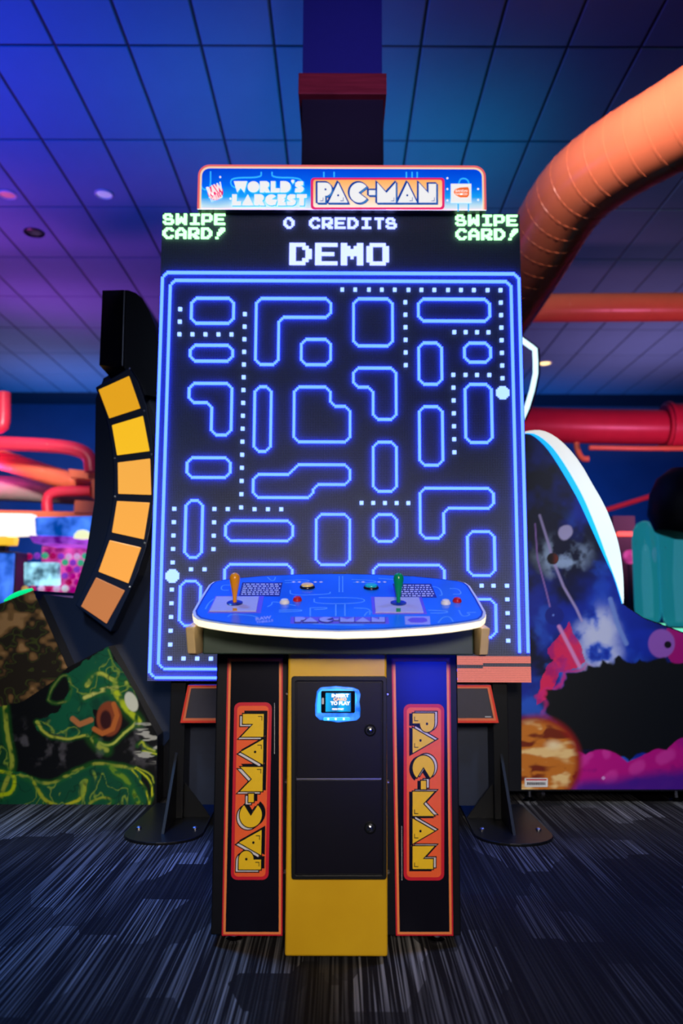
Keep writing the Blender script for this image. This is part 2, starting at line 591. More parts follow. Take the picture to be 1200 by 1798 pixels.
MB().box(-SW2, SW2, SY + 0.012, SY + 0.15, SZ0, SZ1).build('screen_housing', M['black_metal'], tower, bevel=0.004)
led_panel = MB().box(-SW2, SW2, SY, SY + 0.012, SZ0, SZ1).build('led_panel', M['led_face'], tower)
PROUD = 0.013


def px_box(mb, gx, gy, w, h, n=PROUD):
    """one lit pixel: a small proud block (no back)"""
    x0, x1, y0, y1 = gx - w / 2, gx + w / 2, gy - h / 2, gy + h / 2
    v = [G(x0, y0, 0), G(x1, y0, 0), G(x1, y1, 0), G(x0, y1, 0), G(x0, y0, n), G(x1, y0, n), G(x1, y1, n), G(x0, y1, n)]
    mb.add(v, [(7, 6, 5, 4), (4, 5, 1, 0), (5, 6, 2, 1), (6, 7, 3, 2), (7, 4, 0, 3)])


FONT = {
    'S': '0111100 1100110 1100000 0111110 0000011 1100011 0111110', 'W': '1100011 1100011 1101011 1111111 1111111 1110111 1100011',
    'I': '0111111 0001100 0001100 0001100 0001100 0001100 0111111', 'P': '1111110 1100011 1100011 1100011 1111110 1100000 1100000',
    'E': '1111111 1100000 1100000 1111110 1100000 1100000 1111111', 'C': '0011110 0110011 1100000 1100000 1100000 0110011 0011110',
    'A': '0011100 0110110 1100011 1100011 1111111 1100011 1100011', 'R': '1111110 1100011 1100011 1100111 1111100 1101110 1100111',
    'D': '1111100 1100110 1100011 1100011 1100011 1100110 1111100', '!': '0000111 0001111 0001110 0011100 0011000 0000000 0110000',
    '0': '0011100 0100110 1100011 1100011 1100011 0110010 0011100', 'T': '0111111 0001100 0001100 0001100 0001100 0001100 0001100',
    'M': '1100011 1110111 1111111 1111111 1101011 1100011 1100011', 'O': '0111110 1100011 1100011 1100011 1100011 1100011 0111110'}


def led_text(s, gx, gy, sc, mt):
    for k, ch in enumerate(s):
        if ch == ' ': continue
        mb = MB()
        for r, row in enumerate(FONT[ch].split()):
            for c, bit in enumerate(row):
                if bit == '1':
                    for q in range(sc):
                        for w in range(sc):
                            px_box(mb, gx + (k * 8 + c) * sc + q + 0.5, gy + r * sc + w + 0.5, 0.98, 0.98, 0.011)
        mb.build('letter', mt, led_panel, fix=False)


led_text('SWIPE', 0.6, 1.0, 1, M['led_green']); led_text('CARD!', 0.6, 10.2, 1, M['led_green'])
led_text('SWIPE', 183.6, 1.0, 1, M['led_green']); led_text('CARD!', 183.6, 10.2, 1, M['led_green'])
led_text('0 CREDITS', 76, 3.2, 1, M['led_white'])
led_text('DEMO', 80, 20, 2, M['led_white'])


def maze_line(pts, closed=True, r=3):
    """a rectilinear outline with clipped corners, drawn in pixels"""
    mb = MB()
    n = len(pts)
    segs = []
    rng = range(n) if closed else range(n - 1)
    for i in rng:
        a, c = pts[i], pts[(i + 1) % n]
        dx, dy = (c[0] > a[0]) - (c[0] < a[0]), (c[1] > a[1]) - (c[1] < a[1])
        ln = abs(c[0] - a[0]) + abs(c[1] - a[1])
        s0 = r if (closed or i > 0) else 0
        s1 = r if (closed or i < n - 2) else 0
        k = s0
        while k <= ln - s1 + 1e-6:
            gx, gy = a[0] + dx * k, a[1] + dy * k
            px_box(mb, gx, gy, 0.9 if dx else 1.5, 0.9 if dy else 1.5)
            k += 1
    for i in range(n):
        if not closed and i in (0, n - 1): continue
        p, a, c = pts[i], pts[i - 1], pts[(i + 1) % n]
        d1 = ((a[0] > p[0]) - (a[0] < p[0]), (a[1] > p[1]) - (a[1] < p[1]))
        d2 = ((c[0] > p[0]) - (c[0] < p[0]), (c[1] > p[1]) - (c[1] < p[1]))
        for k in range(1, r):
            px_box(mb, p[0] + d1[0] * k + d2[0] * (r - k), p[1] + d1[1] * k + d2[1] * (r - k), 1.2, 1.2)
    return mb.build('maze_line', M['led_blue'], led_panel, fix=False)


def R4(x0, y0, x1, y1):
    return [(x0, y0), (x1, y0), (x1, y1), (x0, y1)]


maze_line([(180, 286), (1.5, 286), (1.5, 39.5), (222.5, 39.5), (222.5, 271)], False)
maze_line([(180, 281), (6.5, 281), (6.5, 44.5), (217.5, 44.5), (217.5, 271)], False)
BLOCKS = [R4(20, 56, 46, 72), [(60, 56), (106, 56), (106, 68), (74, 68), (74, 98), (60, 98)], R4(120, 56, 144, 86),
          R4(160, 56, 204, 70), R4(160, 84, 174, 110), R4(188, 84, 204, 96), R4(20, 86, 46, 96), R4(88, 82, 106, 98),
          [(120, 100), (146, 100), (146, 132), (132, 132), (132, 112), (120, 112)], R4(188, 110, 204, 146),
          [(20, 110), (46, 110), (46, 142), (34, 142), (34, 122), (20, 122)], R4(60, 112, 70, 152),
          [(84, 112), (106, 112), (106, 124), (118, 124), (118, 146), (84, 146)], R4(160, 124, 174, 160),
          R4(20, 156, 46, 168), R4(132, 146, 146, 176),
          [(60, 166), (84, 166), (84, 160), (118, 160), (118, 172), (96, 172), (96, 180), (60, 180)],
          [(160, 174), (204, 174), (204, 186), (174, 186), (174, 204), (160, 204)],
          R4(20, 182, 30, 216), R4(44, 194, 84, 206), R4(98, 190, 118, 220), R4(132, 190, 146, 206), R4(188, 200, 204, 226),
          [(44, 220), (84, 220), (84, 232), (56, 232), (56, 250), (44, 250)], R4(132, 220, 174, 232), R4(18, 230, 30, 256),
          R4(188, 240, 204, 262), R4(44, 262, 110, 270), R4(124, 246, 174, 256), R4(70, 244, 110, 252)]
for bl in BLOCKS:
    if max(p[0] for p in bl) - min(p[0] for p in bl) < 4 or max(p[1] for p in bl) - min(p[1] for p in bl) < 4: continue
    maze_line(bl)

dots = set()


def dot_run(x0, y0, x1, y1):
    n = max(int(round(max(abs(x1 - x0), abs(y1 - y0)) / 8.0)), 1)
    for k in range(n + 1):
        dots.add((round((x0 + (x1 - x0) * k / n) * 2) / 2, round((y0 + (y1 - y0) * k / n) * 2) / 2))


for run in [(113, 50, 211, 50), (152, 58, 152, 98), (211, 58, 211, 106), (182, 77, 203, 77), (53, 66, 53, 186), (13, 79, 45, 79), (13, 63, 13, 71),
            (181, 104, 203, 104), (181, 112, 181, 152), (13, 187, 13, 219), (37, 187, 45, 187), (37, 195, 37, 211), (37, 250, 37, 258), (61, 187, 77, 187),
            (13, 275, 61, 275), (13, 235, 13, 267), (24, 223, 32, 223), (211, 232, 211, 264), (196, 232, 203, 232), (125, 183, 153, 183)]:
    dot_run(*run)
dproto = None
for gx, gy in sorted(dots):
    if dproto is None:
        mb = MB()
        for q in (-0.55, 0.55):
            for w in (-0.55, 0.55): px_box(mb, gx + q, gy + w, 1.08, 1.08, 0.011)
        dproto = mb.build('dot', M['led_dot'], led_panel, fix=False)
        doff = ORIGIN[dproto.name] - G(gx, gy)
    else:
        copy_at(dproto, G(gx, gy) + doff, led_panel)
for gx, gy in ((211, 115), (13, 227)):
    mb = MB()
    for r, w in enumerate((2, 3, 4, 4, 4, 4, 3, 2)):
        for c in range(-w, w):
            px_box(mb, gx + c + 0.5, gy + r - 3.5, 0.98, 0.98, 0.007)
    mb.build('big_dot', M['led_dot'], led_panel, fix=False)
# the module that shows only salmon stripes
mb = MB()
for gy in range(273, 288):
    for gx in range(180, 224):
        if gy in (278, 279) and gx < 196 or gy in (277, 278) and gx >= 196: continue
        px_box(mb, gx + 0.5, gy + 0.5, 0.86, 0.8, 0.004)
mb.build('salmon_stripe', M['led_red'], led_panel, fix=False)
tag(bpy.data.objects['salmon_stripe'], kind='stuff')

# ---- lettering of the two logotypes (unit height)


def arc(cx, cy, r, a0, a1, n=10):
    return [(cx + r * math.cos(math.radians(a0 + (a1 - a0) * k / n)), cy + r * math.sin(math.radians(a0 + (a1 - a0) * k / n))) for k in range(n + 1)]


LOGO = {
    'P': (0.74, [(0, 0), (0, 1)] + arc(0.42, 0.67, 0.33, 90, -90) + [(0.40, 0.34), (0.40, 0)]),
    'A': (1.02, [(0, 0), (0.51, 1), (1.02, 0)]),
    'C': (0.92, arc(0.5, 0.5, 0.5, 38, 322, 22) + [(0.46, 0.5)]),
    '-': (0.34, [(0, 0.38), (0, 0.62), (0.34, 0.62), (0.34, 0.38)]),
    'M': (0.98, [(0, 0), (0, 1), (0.49, 0.48), (0.98, 1), (0.98, 0)]),
    'N': (0.92, [(0, 0), (0, 1), (0.52, 0.46), (0.52, 0.94), (0.92, 0.94), (0.92, 0)])}
DECO = {
    'W': (1.1, [(0, 1), (1.1, 1), (0.86, 0), (0.56, 0.42), (0.28, 0)]), 'O': (0.96, arc(0.48, 0.5, 0.49, 0, 345, 23)),
    'R': (0.86, [(0, 0), (0, 1)] + arc(0.48, 0.70, 0.30, 90, -60, 8) + [(0.86, 0), (0.46, 0), (0.36, 0.16), (0.36, 0)]),
    'L': (0.74, [(0, 0), (0, 1), (0.38, 1), (0.38, 0.36), (0.74, 0.36), (0.74, 0)]),
    'D': (0.86, [(0, 0), (0, 1)] + arc(0.36, 0.5, 0.5, 90, -90, 12)),
    "'": (0.24, [(0, 1.12), (0.24, 1.12), (0.22, 0.9), (0.08, 0.78), (0.12, 0.92), (0, 0.92)]),
    'S': (0.76, [(0.70, 0.98), (0.28, 1.0), (0.06, 0.86), (0.02, 0.6), (0.18, 0.45), (0.42, 0.37), (0.04, 0.36), (0.0, 0.02), (0.46, 0.0), (0.68, 0.12), (0.76, 0.36), (0.62, 0.54), (0.36, 0.64), (0.70, 0.66)]),
    'A': (0.98, [(0, 0), (0.49, 1), (0.98, 0)]),
    'G': (0.94, arc(0.48, 0.5, 0.49, 42, 300, 20) + [(0.80, 0.02), (0.94, 0.5), (0.46, 0.55)]),
    'E': (0.70, [(0, 0), (0, 1), (0.70, 1), (0.64, 0.70), (0.40, 0.66), (0.60, 0.58), (0.60, 0.42), (0.40, 0.36), (0.64, 0.30), (0.70, 0)]),
    'T': (0.82, [(0, 1), (0.82, 1), (0.82, 0.68), (0.60, 0.68), (0.60, 0), (0.22, 0), (0.22, 0.68), (0, 0.68)])}


def word_layout(word, table, gap):
    x, out = 0.0, []
    for ch in word:
        w, p = table[ch]
        kern = -0.26 if ch == 'A' and out and table is LOGO and out[-1][0] in 'PC' else 0.0
        x += kern
        out.append((ch, x, p))
        x += w + gap
    return out, x - gap


def logo_word(fn, x0, x1, yb, yt, parent, mats, n0, detail=True, dx=-0.10, dy=-0.07, dot=True, name='letter'):
    """PAC-MAN in the slab lettering: dark edge, pale offset layer, dark keyline, coloured face; fn(u, v, n)"""
    lay, wid = word_layout('PAC-MAN', LOGO, 0.10)
    su, sv = (x1 - x0) / wid, (yt - yb)
    for ch, lx, p in lay:
        T = lambda q, ox=0.0, oy=0.0: [(x0 + (lx + a + ox) * su, yb + (c + oy) * sv) for a, c in q]
        mb = MB()
        o1, o2 = offset_poly(p, 0.035), offset_poly(p, 0.045)
        e = 0.0006
        if detail:
            mb.prism(T(offset_poly(p, 0.05), -dx * 0.9, -dy * 0.9), fn, n0, n0 + e, 0)
            mb.prism(T(o2, dx, dy), fn, n0, n0 + 2 * e, 0)
            mb.prism(T(p, dx, dy), fn, n0 + 2 * e, n0 + 3 * e, 1)
        mb.prism(T(o2), fn, n0, n0 + 4 * e, 0)
        mb.prism(T(p), fn, n0 + 4 * e, n0 + 5 * e, 2)
        if dot and ch in 'PA':
            cx, cy = (0.42, 0.66) if ch == 'P' else (0.51, 0.36)
            mb.prism(T(arc(cx, cy, 0.055, 0, 330, 11)), fn, n0 + 5 * e, n0 + 6 * e, 0)
        if detail and ch != '-' and ch != 'C':
            xr = {'P': 0.31, 'A': 0.80, 'M': 0.90, 'N': 0.84}[ch]
            mb.prism(T([(xr - 0.18, 0.10), (xr - 0.18, 0.07), (xr, 0.07), (xr, 0.26), (xr - 0.03, 0.26), (xr - 0.03, 0.10)]), fn, n0 + 5 * e, n0 + 6 * e, 0)
        mb.build(name, mats, parent)


# ---- marquee: a backlit box
MY = 3.545


def lit_print(name, stops, strength, axis=2, lo=0.0, hi=1.0, noise_amp=0.0):
    """a backlit print whose colours run along one axis of the object"""
    global N, L, tc
    m, nt, b = nodes_of(name)
    N, L = nt.nodes, nt.links
    tc = N.new('ShaderNodeTexCoord')
    s = N.new('ShaderNodeSeparateXYZ'); L.new(tc.outputs['Object'], s.inputs[0])
    f = mathn('DIVIDE', mathn('SUBTRACT', s.outputs[axis], lo), hi - lo)
    if noise_amp:
        f = mathn('ADD', f, mathn('MULTIPLY', mathn('SUBTRACT', noise(mapping((4, 4, 4)), 1.0, 2.0), 0.5), noise_amp))
    col = ramp(f, stops)
    L.new(col, b.inputs['Base Color']); L.new(col, b.inputs['Emission Color'])
    b.inputs['Emission Strength'].default_value = strength
    b.inputs['Roughness'].default_value = 0.25
    return m


MZ0, MZ1, MX = 2.838, 3.062, 0.69


def mq(u, v, n=0.0):
    """marquee face: u, v in photo pixels"""
    p = at(u, v, MY)
    p.y = MY - n
    return p


marq_pts = [(-MX, MZ0), (MX, MZ0)] + arc(MX - 0.055, MZ1 - 0.055, 0.055, 0, 90, 6) + arc(-MX + 0.055, MZ1 - 0.055, 0.055, 90, 180, 6)
mw = lambda x, z, n=0.0: Vector((x + 0.004, MY - n, z))
MB().prism(marq_pts, mw, -0.09, -0.006).build('marquee_box', M['black_metal'], tower)
H_ = MZ1 - MZ0
M['marq'] = lit_print('marquee_print', [(0.0, (0.85, 0.92, 1.0)), (0.10, (0.55, 0.85, 1.0)), (0.28, (0.01, 0.40, 1.0)), (0.55, (0.0, 0.15, 0.95)), (1.0, (0.0, 0.045, 0.72))], 0.8, 2, 0.0, H_, 0.22)
marquee = MB().prism(marq_pts, mw, -0.006, 0.0).build('marquee', M['marq'], tower)
M['marq_pink'] = mat('marquee_pink_edge', (0.9, 0.2, 0.2), 0.4, emit=(1.0, 0.16, 0.17), strength=0.75)
M['marq_cream'] = mat('marquee_cream_edge', (0.9, 0.7, 0.5), 0.4, emit=(1.0, 0.68, 0.42), strength=0.9)


def inset(pts, d):
    k = offset_poly(pts, -d)
    return [(x, MZ0 if z < MZ0 + 0.02 else z) for x, z in k]


MB().ring(marq_pts, inset(marq_pts, 0.010), mw, 0.0, 0.002).build('edge_line', M['marq_pink'], marquee)
MB().ring(inset(marq_pts, 0.010), inset(marq_pts, 0.018), mw, 0.0, 0.002).build('edge_line', M['marq_cream'], marquee)
M['marq_line'] = mat('marquee_cyan_line', (0.05, 0.5, 0.9), 0.4, emit=(0.03, 0.48, 1.0), strength=0.9)
M['marq_white'] = mat('marquee_white', (0.9, 0.9, 0.9), 0.4, emit=(1.0, 0.98, 0.95), strength=0.82)


def ribbon(mb, pts, w, fn, n0, n1, mi=0):
    pts = [Vector(p) for p in pts]
    a, b_ = [], []
    for i, p in enumerate(pts):
        t = (pts[min(i + 1, len(pts) - 1)] - pts[max(i - 1, 0)]).normalized()
        nn = Vector((-t.y, t.x)) * (w / 2)
        a.append((p + nn)[:]); b_.append((p - nn)[:])
    mb.strip(a, b_, fn, n0, n1, mi)


def rpath(pts, it=2):
    return [tuple(p)[:2] for p in smooth_path([(x, y, 0) for x, y in pts], it)]


for pts in ([(370, 301), (370, 326), (366, 333), (356, 333), (352, 322)], [(459, 302), (459, 312), (410, 312), (404, 320), (410, 330), (430, 331)],
            [(478, 302), (478, 312), (524, 312), (532, 320), (534, 326)], [(569, 302), (569, 311)], [(587, 302), (587, 311)],
            [(714, 302), (714, 312)], [(724, 302), (724, 312)], [(733, 302), (733, 312)], [(806, 323), (808, 315), (815, 313), (822, 316), (824, 323)],
            [(805, 358), (805, 371)], [(823, 358), (823, 371)]):
    mb = MB(); ribbon(mb, rpath(pts), 2.4, mq, 0.0, 0.0015); mb.build('maze_print_line', M['marq_line'], marquee)
for k, (dx_, dy_) in enumerate(((387, 311), (405, 349), (786, 313), (786, 332), (786, 352), (840, 332), (840, 351))):
    mb = MB(); mb.prism(arc(dx_, dy_, 1.8, 0, 315, 7), mq, 0.0, 0.0015); mb.build('dot', M['marq_white'], marquee)


def deco_word(word, x0, x1, yb, yt):
    lay, wid = word_layout(word, DECO, 0.05)
    s = (x1 - x0) / wid
    for ch, lx, p in lay:
        T = lambda q, o=0: [(x0 + (lx + a) * s + o, yb - c * (yb - yt) + o) for a, c in q]
        mb = MB()
        mb.prism(T(offset_poly(p, 0.04), 1.0), mq, 0.002, 0.003, 0)
        mb.prism(T(p), mq, 0.003, 0.005, 1)
        mb.build('letter', [M['marq_line'], M['marq_white']], marquee)


deco_word("WORLD'S", 411, 534, 338.5, 319)
deco_word('LARGEST', 408, 539, 361.5, 342)
M['marq_mag'] = mat('marquee_magenta', (0.7, 0.02, 0.15), 0.4, emit=(0.85, 0.02, 0.16), strength=0.8)
plate_o, plate_i = rrect(546, 312.5, 781, 368, 6), rrect(550.5, 316.5, 776.5, 364.5, 4)
PZ = at(660, 364, MY).z
M['marq_orange'] = lit_print('marquee_orange_print', [(0.0, (1.0, 0.86, 0.72)), (0.35, (1.0, 0.66, 0.36)), (1.0, (1.0, 0.42, 0.10))], 0.95, 2, 0.0, 0.145)
mp = MB().prism(plate_o, mq, 0.0, 0.002).build('logo_border', M['marq_mag'], marquee)
mp2 = MB().prism(plate_i, mq, 0.002, 0.004).build('logo_plate', M['marq_orange'], marquee)
M['marq_ink'] = mat('marquee_blue_ink', (0.02, 0.08, 0.4), 0.4, emit=(0.0, 0.08, 0.55), strength=0.5)
M['marq_cyan_ink'] = mat('marquee_cyan_ink', (0.1, 0.5, 0.8), 0.4, emit=(0.12, 0.5, 0.9), strength=0.7)
logo_word(mq, 558, 766, 357, 322, marquee, [M['marq_ink'], M['marq_cyan_ink'], M['marq_white']], 0.004, dx=0.06, dy=-0.05)
# round red emblem with slanted white words
mb = MB()
mb.prism(arc(378.5, 338, 13.5, 0, 345, 23), mq, 0.0, 0.002, 0)
add_text(mb, 'RAW', mq, 364, 392, 341, 324, 0.004, 1, 0.05, rot=-0.38)
add_text(mb, 'THRILLS', mq, 368, 391, 352, 342, 0.004, 1, 0.04, rot=-0.38)
mb.build('emblem', [M['marq_mag'], M['marq_white']], marquee)
mb = MB()
mb.prism(R4(792, 323, 828, 356), mq, 0.0, 0.002, 0)
M['marq_or2'] = mat('marquee_orange_emblem', (0.9, 0.2, 0.04), 0.4, emit=(1.0, 0.17, 0.03), strength=0.8)
mb.prism([(797, 338), (799, 333), (808, 330), (822, 329), (824, 333), (824, 343), (821, 347), (808, 347), (800, 343)], mq, 0.002, 0.0035, 1)
add_text(mb, 'BANDAI', mq, 800, 821, 338, 334, 0.005, 0, 0.02)
add_text(mb, 'NAMCO', mq, 800, 821, 343.5, 339.5, 0.005, 0, 0.02)
mb.build('emblem', [M['marq_white'], M['marq_or2']], marquee)

# ---- stand: skirt, posts, rear panel, feet
tr_o = [(330.5, 1203), (862, 1203), (876, 1269), (317, 1269)]
tr_m = [(333.5, 1206), (859, 1206), (871.5, 1265), (321.5, 1265)]
tr_i = [(336, 1208.5), (856, 1208.5), (867, 1261), (326, 1261)]
sk = vplane(3.57)
MB().prism(tr_o, sk, -0.16, 0.0).build('skirt_panel', mat('skirt_grey', (0.05, 0.045, 0.07), 0.5), tower)
M['skirt_red'] = mat('fluorescent_red_edge', (1.0, 0.05, 0.025), 0.4)
M['skirt_or'] = mat('fluorescent_orange_edge', (1.0, 0.22, 0.09), 0.4)
MB().ring(tr_o, tr_m, sk, 0.0, 0.004).build('skirt_edge', M['skirt_red'], tower)
MB().ring(tr_m, tr_i, sk, 0.0, 0.004).build('skirt_edge', M['skirt_or'], tower)
mb = MB(); mb.prism(R4(852, 1257.5, 863, 1259.5), sk, 0.0, 0.001); mb.build('maker_mark', M['grey_text'], tower)
MB().box(-0.70, 0.70, 3.80, 3.84, 0.04, 0.66).build('rear_panel', M['navy'], tower)
for s in (-1, 1):
    MB().box(s * 0.735 - 0.035, s * 0.735 + 0.035, 3.66, 3.80, 0.012, 0.62).build('post', M['black_metal'], tower, bevel=0.004)
    # round-ended foot plate
    out = []
    xc = s * 0.735
    plate = [(xc - 0.15, 3.95), (xc - 0.165, 3.45)] + [(xc + 0.165 * math.cos(math.radians(a)) if 180 < a < 360 else xc, 3.45 + 0.15 * math.sin(math.radians(a))) for a in range(195, 346, 15)] + [(xc + 0.165, 3.45), (xc + 0.15, 3.95)]
    MB().prism(plate, lambda x, y, n=0.0: Vector((x, y, n)), 0.0, 0.012).build('foot_plate', M['black_metal'], tower, bevel=0.003)
    MB().prism([(3.66, 0.012), (3.42, 0.012), (3.66, 0.30)], lambda y, z, n=0.0: Vector((xc + n, y, z)), -0.006, 0.006).build('gusset', M['black_metal'], tower)
    MB().prism([(s * 0.70, 0.012), (s * 0.58, 0.012), (s * 0.70, 0.16)], lambda x, z, n=0.0: Vector((x, 3.70 + n, z)), -0.006, 0.006).build('gusset', M['black_metal'], tower)
    for q in (-0.12, 0.12):
        MB().lathe([(0.012, 0), (0.012, 0.006), (0.006, 0.010)], (xc + q, 3.50, 0.012), seg=12).build('bolt', M['steel'], tower)

# ================================================================== the control console
console = thing('control_console', (-0.005, 2.45, 0), 'two-player arcade control console with a glowing white edge on a yellow and black pedestal', 'arcade console')
BY = 2.36
MB().box(-0.362, 0.349, BY, 2.80, 0.028, 0.822).build('base_cabinet', M['black'], console, bevel=0.004)
for x in (-0.30, -0.06, 0.05, 0.285):
    MB().lathe([(0.022, 0), (0.024, 0.006), (0.010, 0.012), (0.008, 0.03)], (x, 2.40, 0), seg=16).build('levelling_foot', M['chrome'], console, smooth=True)
    MB().lathe([(0.022, 0), (0.024, 0.006), (0.010, 0.012), (0.008, 0.03)], (x, 2.74, 0), seg=16).build('levelling_foot', M['chrome'], console, smooth=True)

# yellow front column
m, nt, b = nodes_of('yellow_powder_coat')
N, L = nt.nodes, nt.links
tc = N.new('ShaderNodeTexCoord')
chips = ramp(noise(mapping((38, 38, 30)), 1.0, 1.0), [(0.235, (1, 1, 1)), (0.25, (0, 0, 0))])
mx = N.new('ShaderNodeMix'); mx.data_type = 'RGBA'
mx.inputs[7].default_value = (0.10, 0.06, 0.01, 1)
L.new(chips, mx.inputs[0])
L.new(ramp(noise(mapping((6, 6, 6)), 1.0, 3.0), [(0.3, (0.66, 0.37, 0.008)), (0.7, (0.74, 0.44, 0.012))]), mx.inputs[6])
L.new(mx.outputs[2], b.inputs['Base Color'])
b.inputs['Roughness'].default_value = 0.33
bp = N.new('ShaderNodeBump'); bp.inputs['Strength'].default_value = 0.12; bp.inputs['Distance'].default_value = 0.001
L.new(noise(mapping((300, 300, 300)), 1.0, 2.0), bp.inputs['Height']); L.new(bp.outputs[0], b.inputs['Normal'])
M['yellow'] = m
CYF = 2.25
MB().box(-0.144, 0.134, CYF, BY, 0.017, 0.885).build('front_column', M['yellow'], console, bevel=0.006)
for z in (0.20, 0.45, 0.70):
    for x in (-0.153, 0.143):
        MB().lathe([(0.006, 0), (0.006, 0.003), (0.003, 0.006)], (x, BY, z), (0, -1, 0), 10).build('bolt', M['steel'], console)

# coin door
cf = vplane(CYF)
M['door_black'] = mat('textured_black_steel', (0.004, 0.004, 0.012), 0.35, scale=700, bump=0.15, spec=0.2)
outer = rrect(518, 1187, 678, 1541, 5)
door = MB().prism(rrect(512.5, 1187, 679, 1541, 5), cf, 0.0, 0.006).build('coin_door', M['door_black'], console)
MB().ring(rrect(512.5, 1187, 679, 1541, 5), rrect(519.5, 1194.5, 672, 1533.5, 3), cf, 0.006, 0.016).build('door_frame', M['black_metal'], door, bevel=0.0015)
MB().prism(rrect(522, 1197, 669.5, 1364.5, 2), cf, 0.006, 0.012).build('upper_door', M['door_black'], door, bevel=0.001)
MB().prism(rrect(521, 1368, 669.5, 1531, 2), cf, 0.006, 0.012).build('lower_door', M['door_black'], door, bevel=0.001)
MB().prism(R4(521.5, 1364.8, 669.5, 1367), cf, 0.006, 0.0135).build('hinge_strip', M['steel'], door)
for ly in (1281, 1451):
    p = cf(650, ly, 0.012)
    mb = MB()
    mb.lathe([(0.0165, 0), (0.0165, 0.003), (0.013, 0.006), (0.012, 0.004)], p, (0, -1, 0), 20, 0)
    mb.lathe([(0.009, 0.003), (0.009, 0.010), (0.006, 0.012)], p, (0, -1, 0), 16, 1)
    mb.box(p.x - 0.0012, p.x + 0.0012, p.y - 0.0128, p.y - 0.0118, p.z - 0.004, p.z + 0.004, 0)
    mb.build('lock', [M['black_metal'], M['chrome']], door, smooth=True)

# card reader with its lit blue surround
M['reader_blue'] = mat('glowing_blue_plastic', (0.01, 0.12, 0.6), 0.25, emit=(0.0, 0.20, 1.0), strength=0.95, vary=0.3)
M['reader_cyan'] = mat('glowing_cyan_plastic', (0.05, 0.4, 0.8), 0.25, emit=(0.03, 0.46, 1.0), strength=1.0)
M['glass_black'] = mat('black_glass', (0.005, 0.006, 0.012), 0.08)
sur = [(557, 1213), (563, 1206), (590, 1203.5), (620, 1206), (630, 1210), (633, 1218), (631, 1230), (633, 1244), (632, 1258), (626, 1263), (594, 1266.5), (562, 1262), (554.5, 1255), (554, 1238)]
reader = MB().prism(sur, cf, 0.012, 0.024).build('card_reader', M['reader_blue'], console, bevel=0.004)
MB().prism([(559, 1216), (564, 1210), (592, 1207.5), (619, 1210), (625, 1215), (627, 1228), (624, 1236), (624, 1250), (563, 1250), (558, 1250), (557, 1238)], cf, 0.024, 0.026).build('light_rim', M['reader_cyan'], reader, bevel=0.001)
MB().prism(rrect(568, 1257, 615, 1263, 2.5), cf, 0.024, 0.027).build('light_bar', M['reader_cyan'], reader, bevel=0.001)
M['led_small'] = mat('white_led', (0.8, 0.9, 1), 0.3, emit=(0.5, 0.85, 1.0), strength=1.3)
for x in (577, 590, 604):
    MB().lathe([(0.0032, 0), (0.0026, 0.0025)], cf(x, 1260, 0.026), (0, -1, 0), 10).build('indicator_light', M['led_small'], reader)
MB().prism(rrect(564.5, 1211, 623.5, 1249.5, 2.5), cf, 0.026, 0.032).build('phone_body', M['glass_black'], reader, bevel=0.0012)
MB().prism(rrect(565.8, 1223, 569.5, 1234, 1.5), cf, 0.032, 0.0326).build('home_button', M['grey_text'], reader)
scr_z = cf(594, 1247, 0).z
M['reader_screen'] = lit_print('reader_screen', [(0.0, (0.0, 0.30, 0.62)), (0.4, (0.0, 0.09, 0.30)), (0.6, (0.0, 0.35, 0.65)), (1.0, (0.0, 0.12, 0.4))], 0.9, 0, -0.035, 0.035, 0.9)
MB().prism(R4(572.5, 1214.5, 616, 1247), cf, 0.032, 0.0325).build('screen', M['reader_screen'], reader)
M['scr_white'] = mat('screen_white', (0.8, 0.8, 0.8), 0.4, emit=(0.9, 0.95, 1.0), strength=0.95)
M['scr_orange'] = mat('screen_orange', (0.8, 0.5, 0.3), 0.4, emit=(1.0, 0.5, 0.25), strength=0.9)
mb = MB()
add_text(mb, 'INSERT', cf, 583, 613, 1222, 1216, 0.0330, 0, 0.05)
add_text(mb, 'CARD', cf, 586, 609, 1228, 1222.8, 0.0330, 1, 0.05)
add_text(mb, 'TO PLAY', cf, 581, 615, 1235.5, 1229, 0.0330, 0, 0.05)
add_text(mb, 'PRESS START', cf, 584, 604, 1244, 1241, 0.0330, 0, 0.04)
mb.build('screen_text', [M['scr_white'], M['scr_orange']], reader)

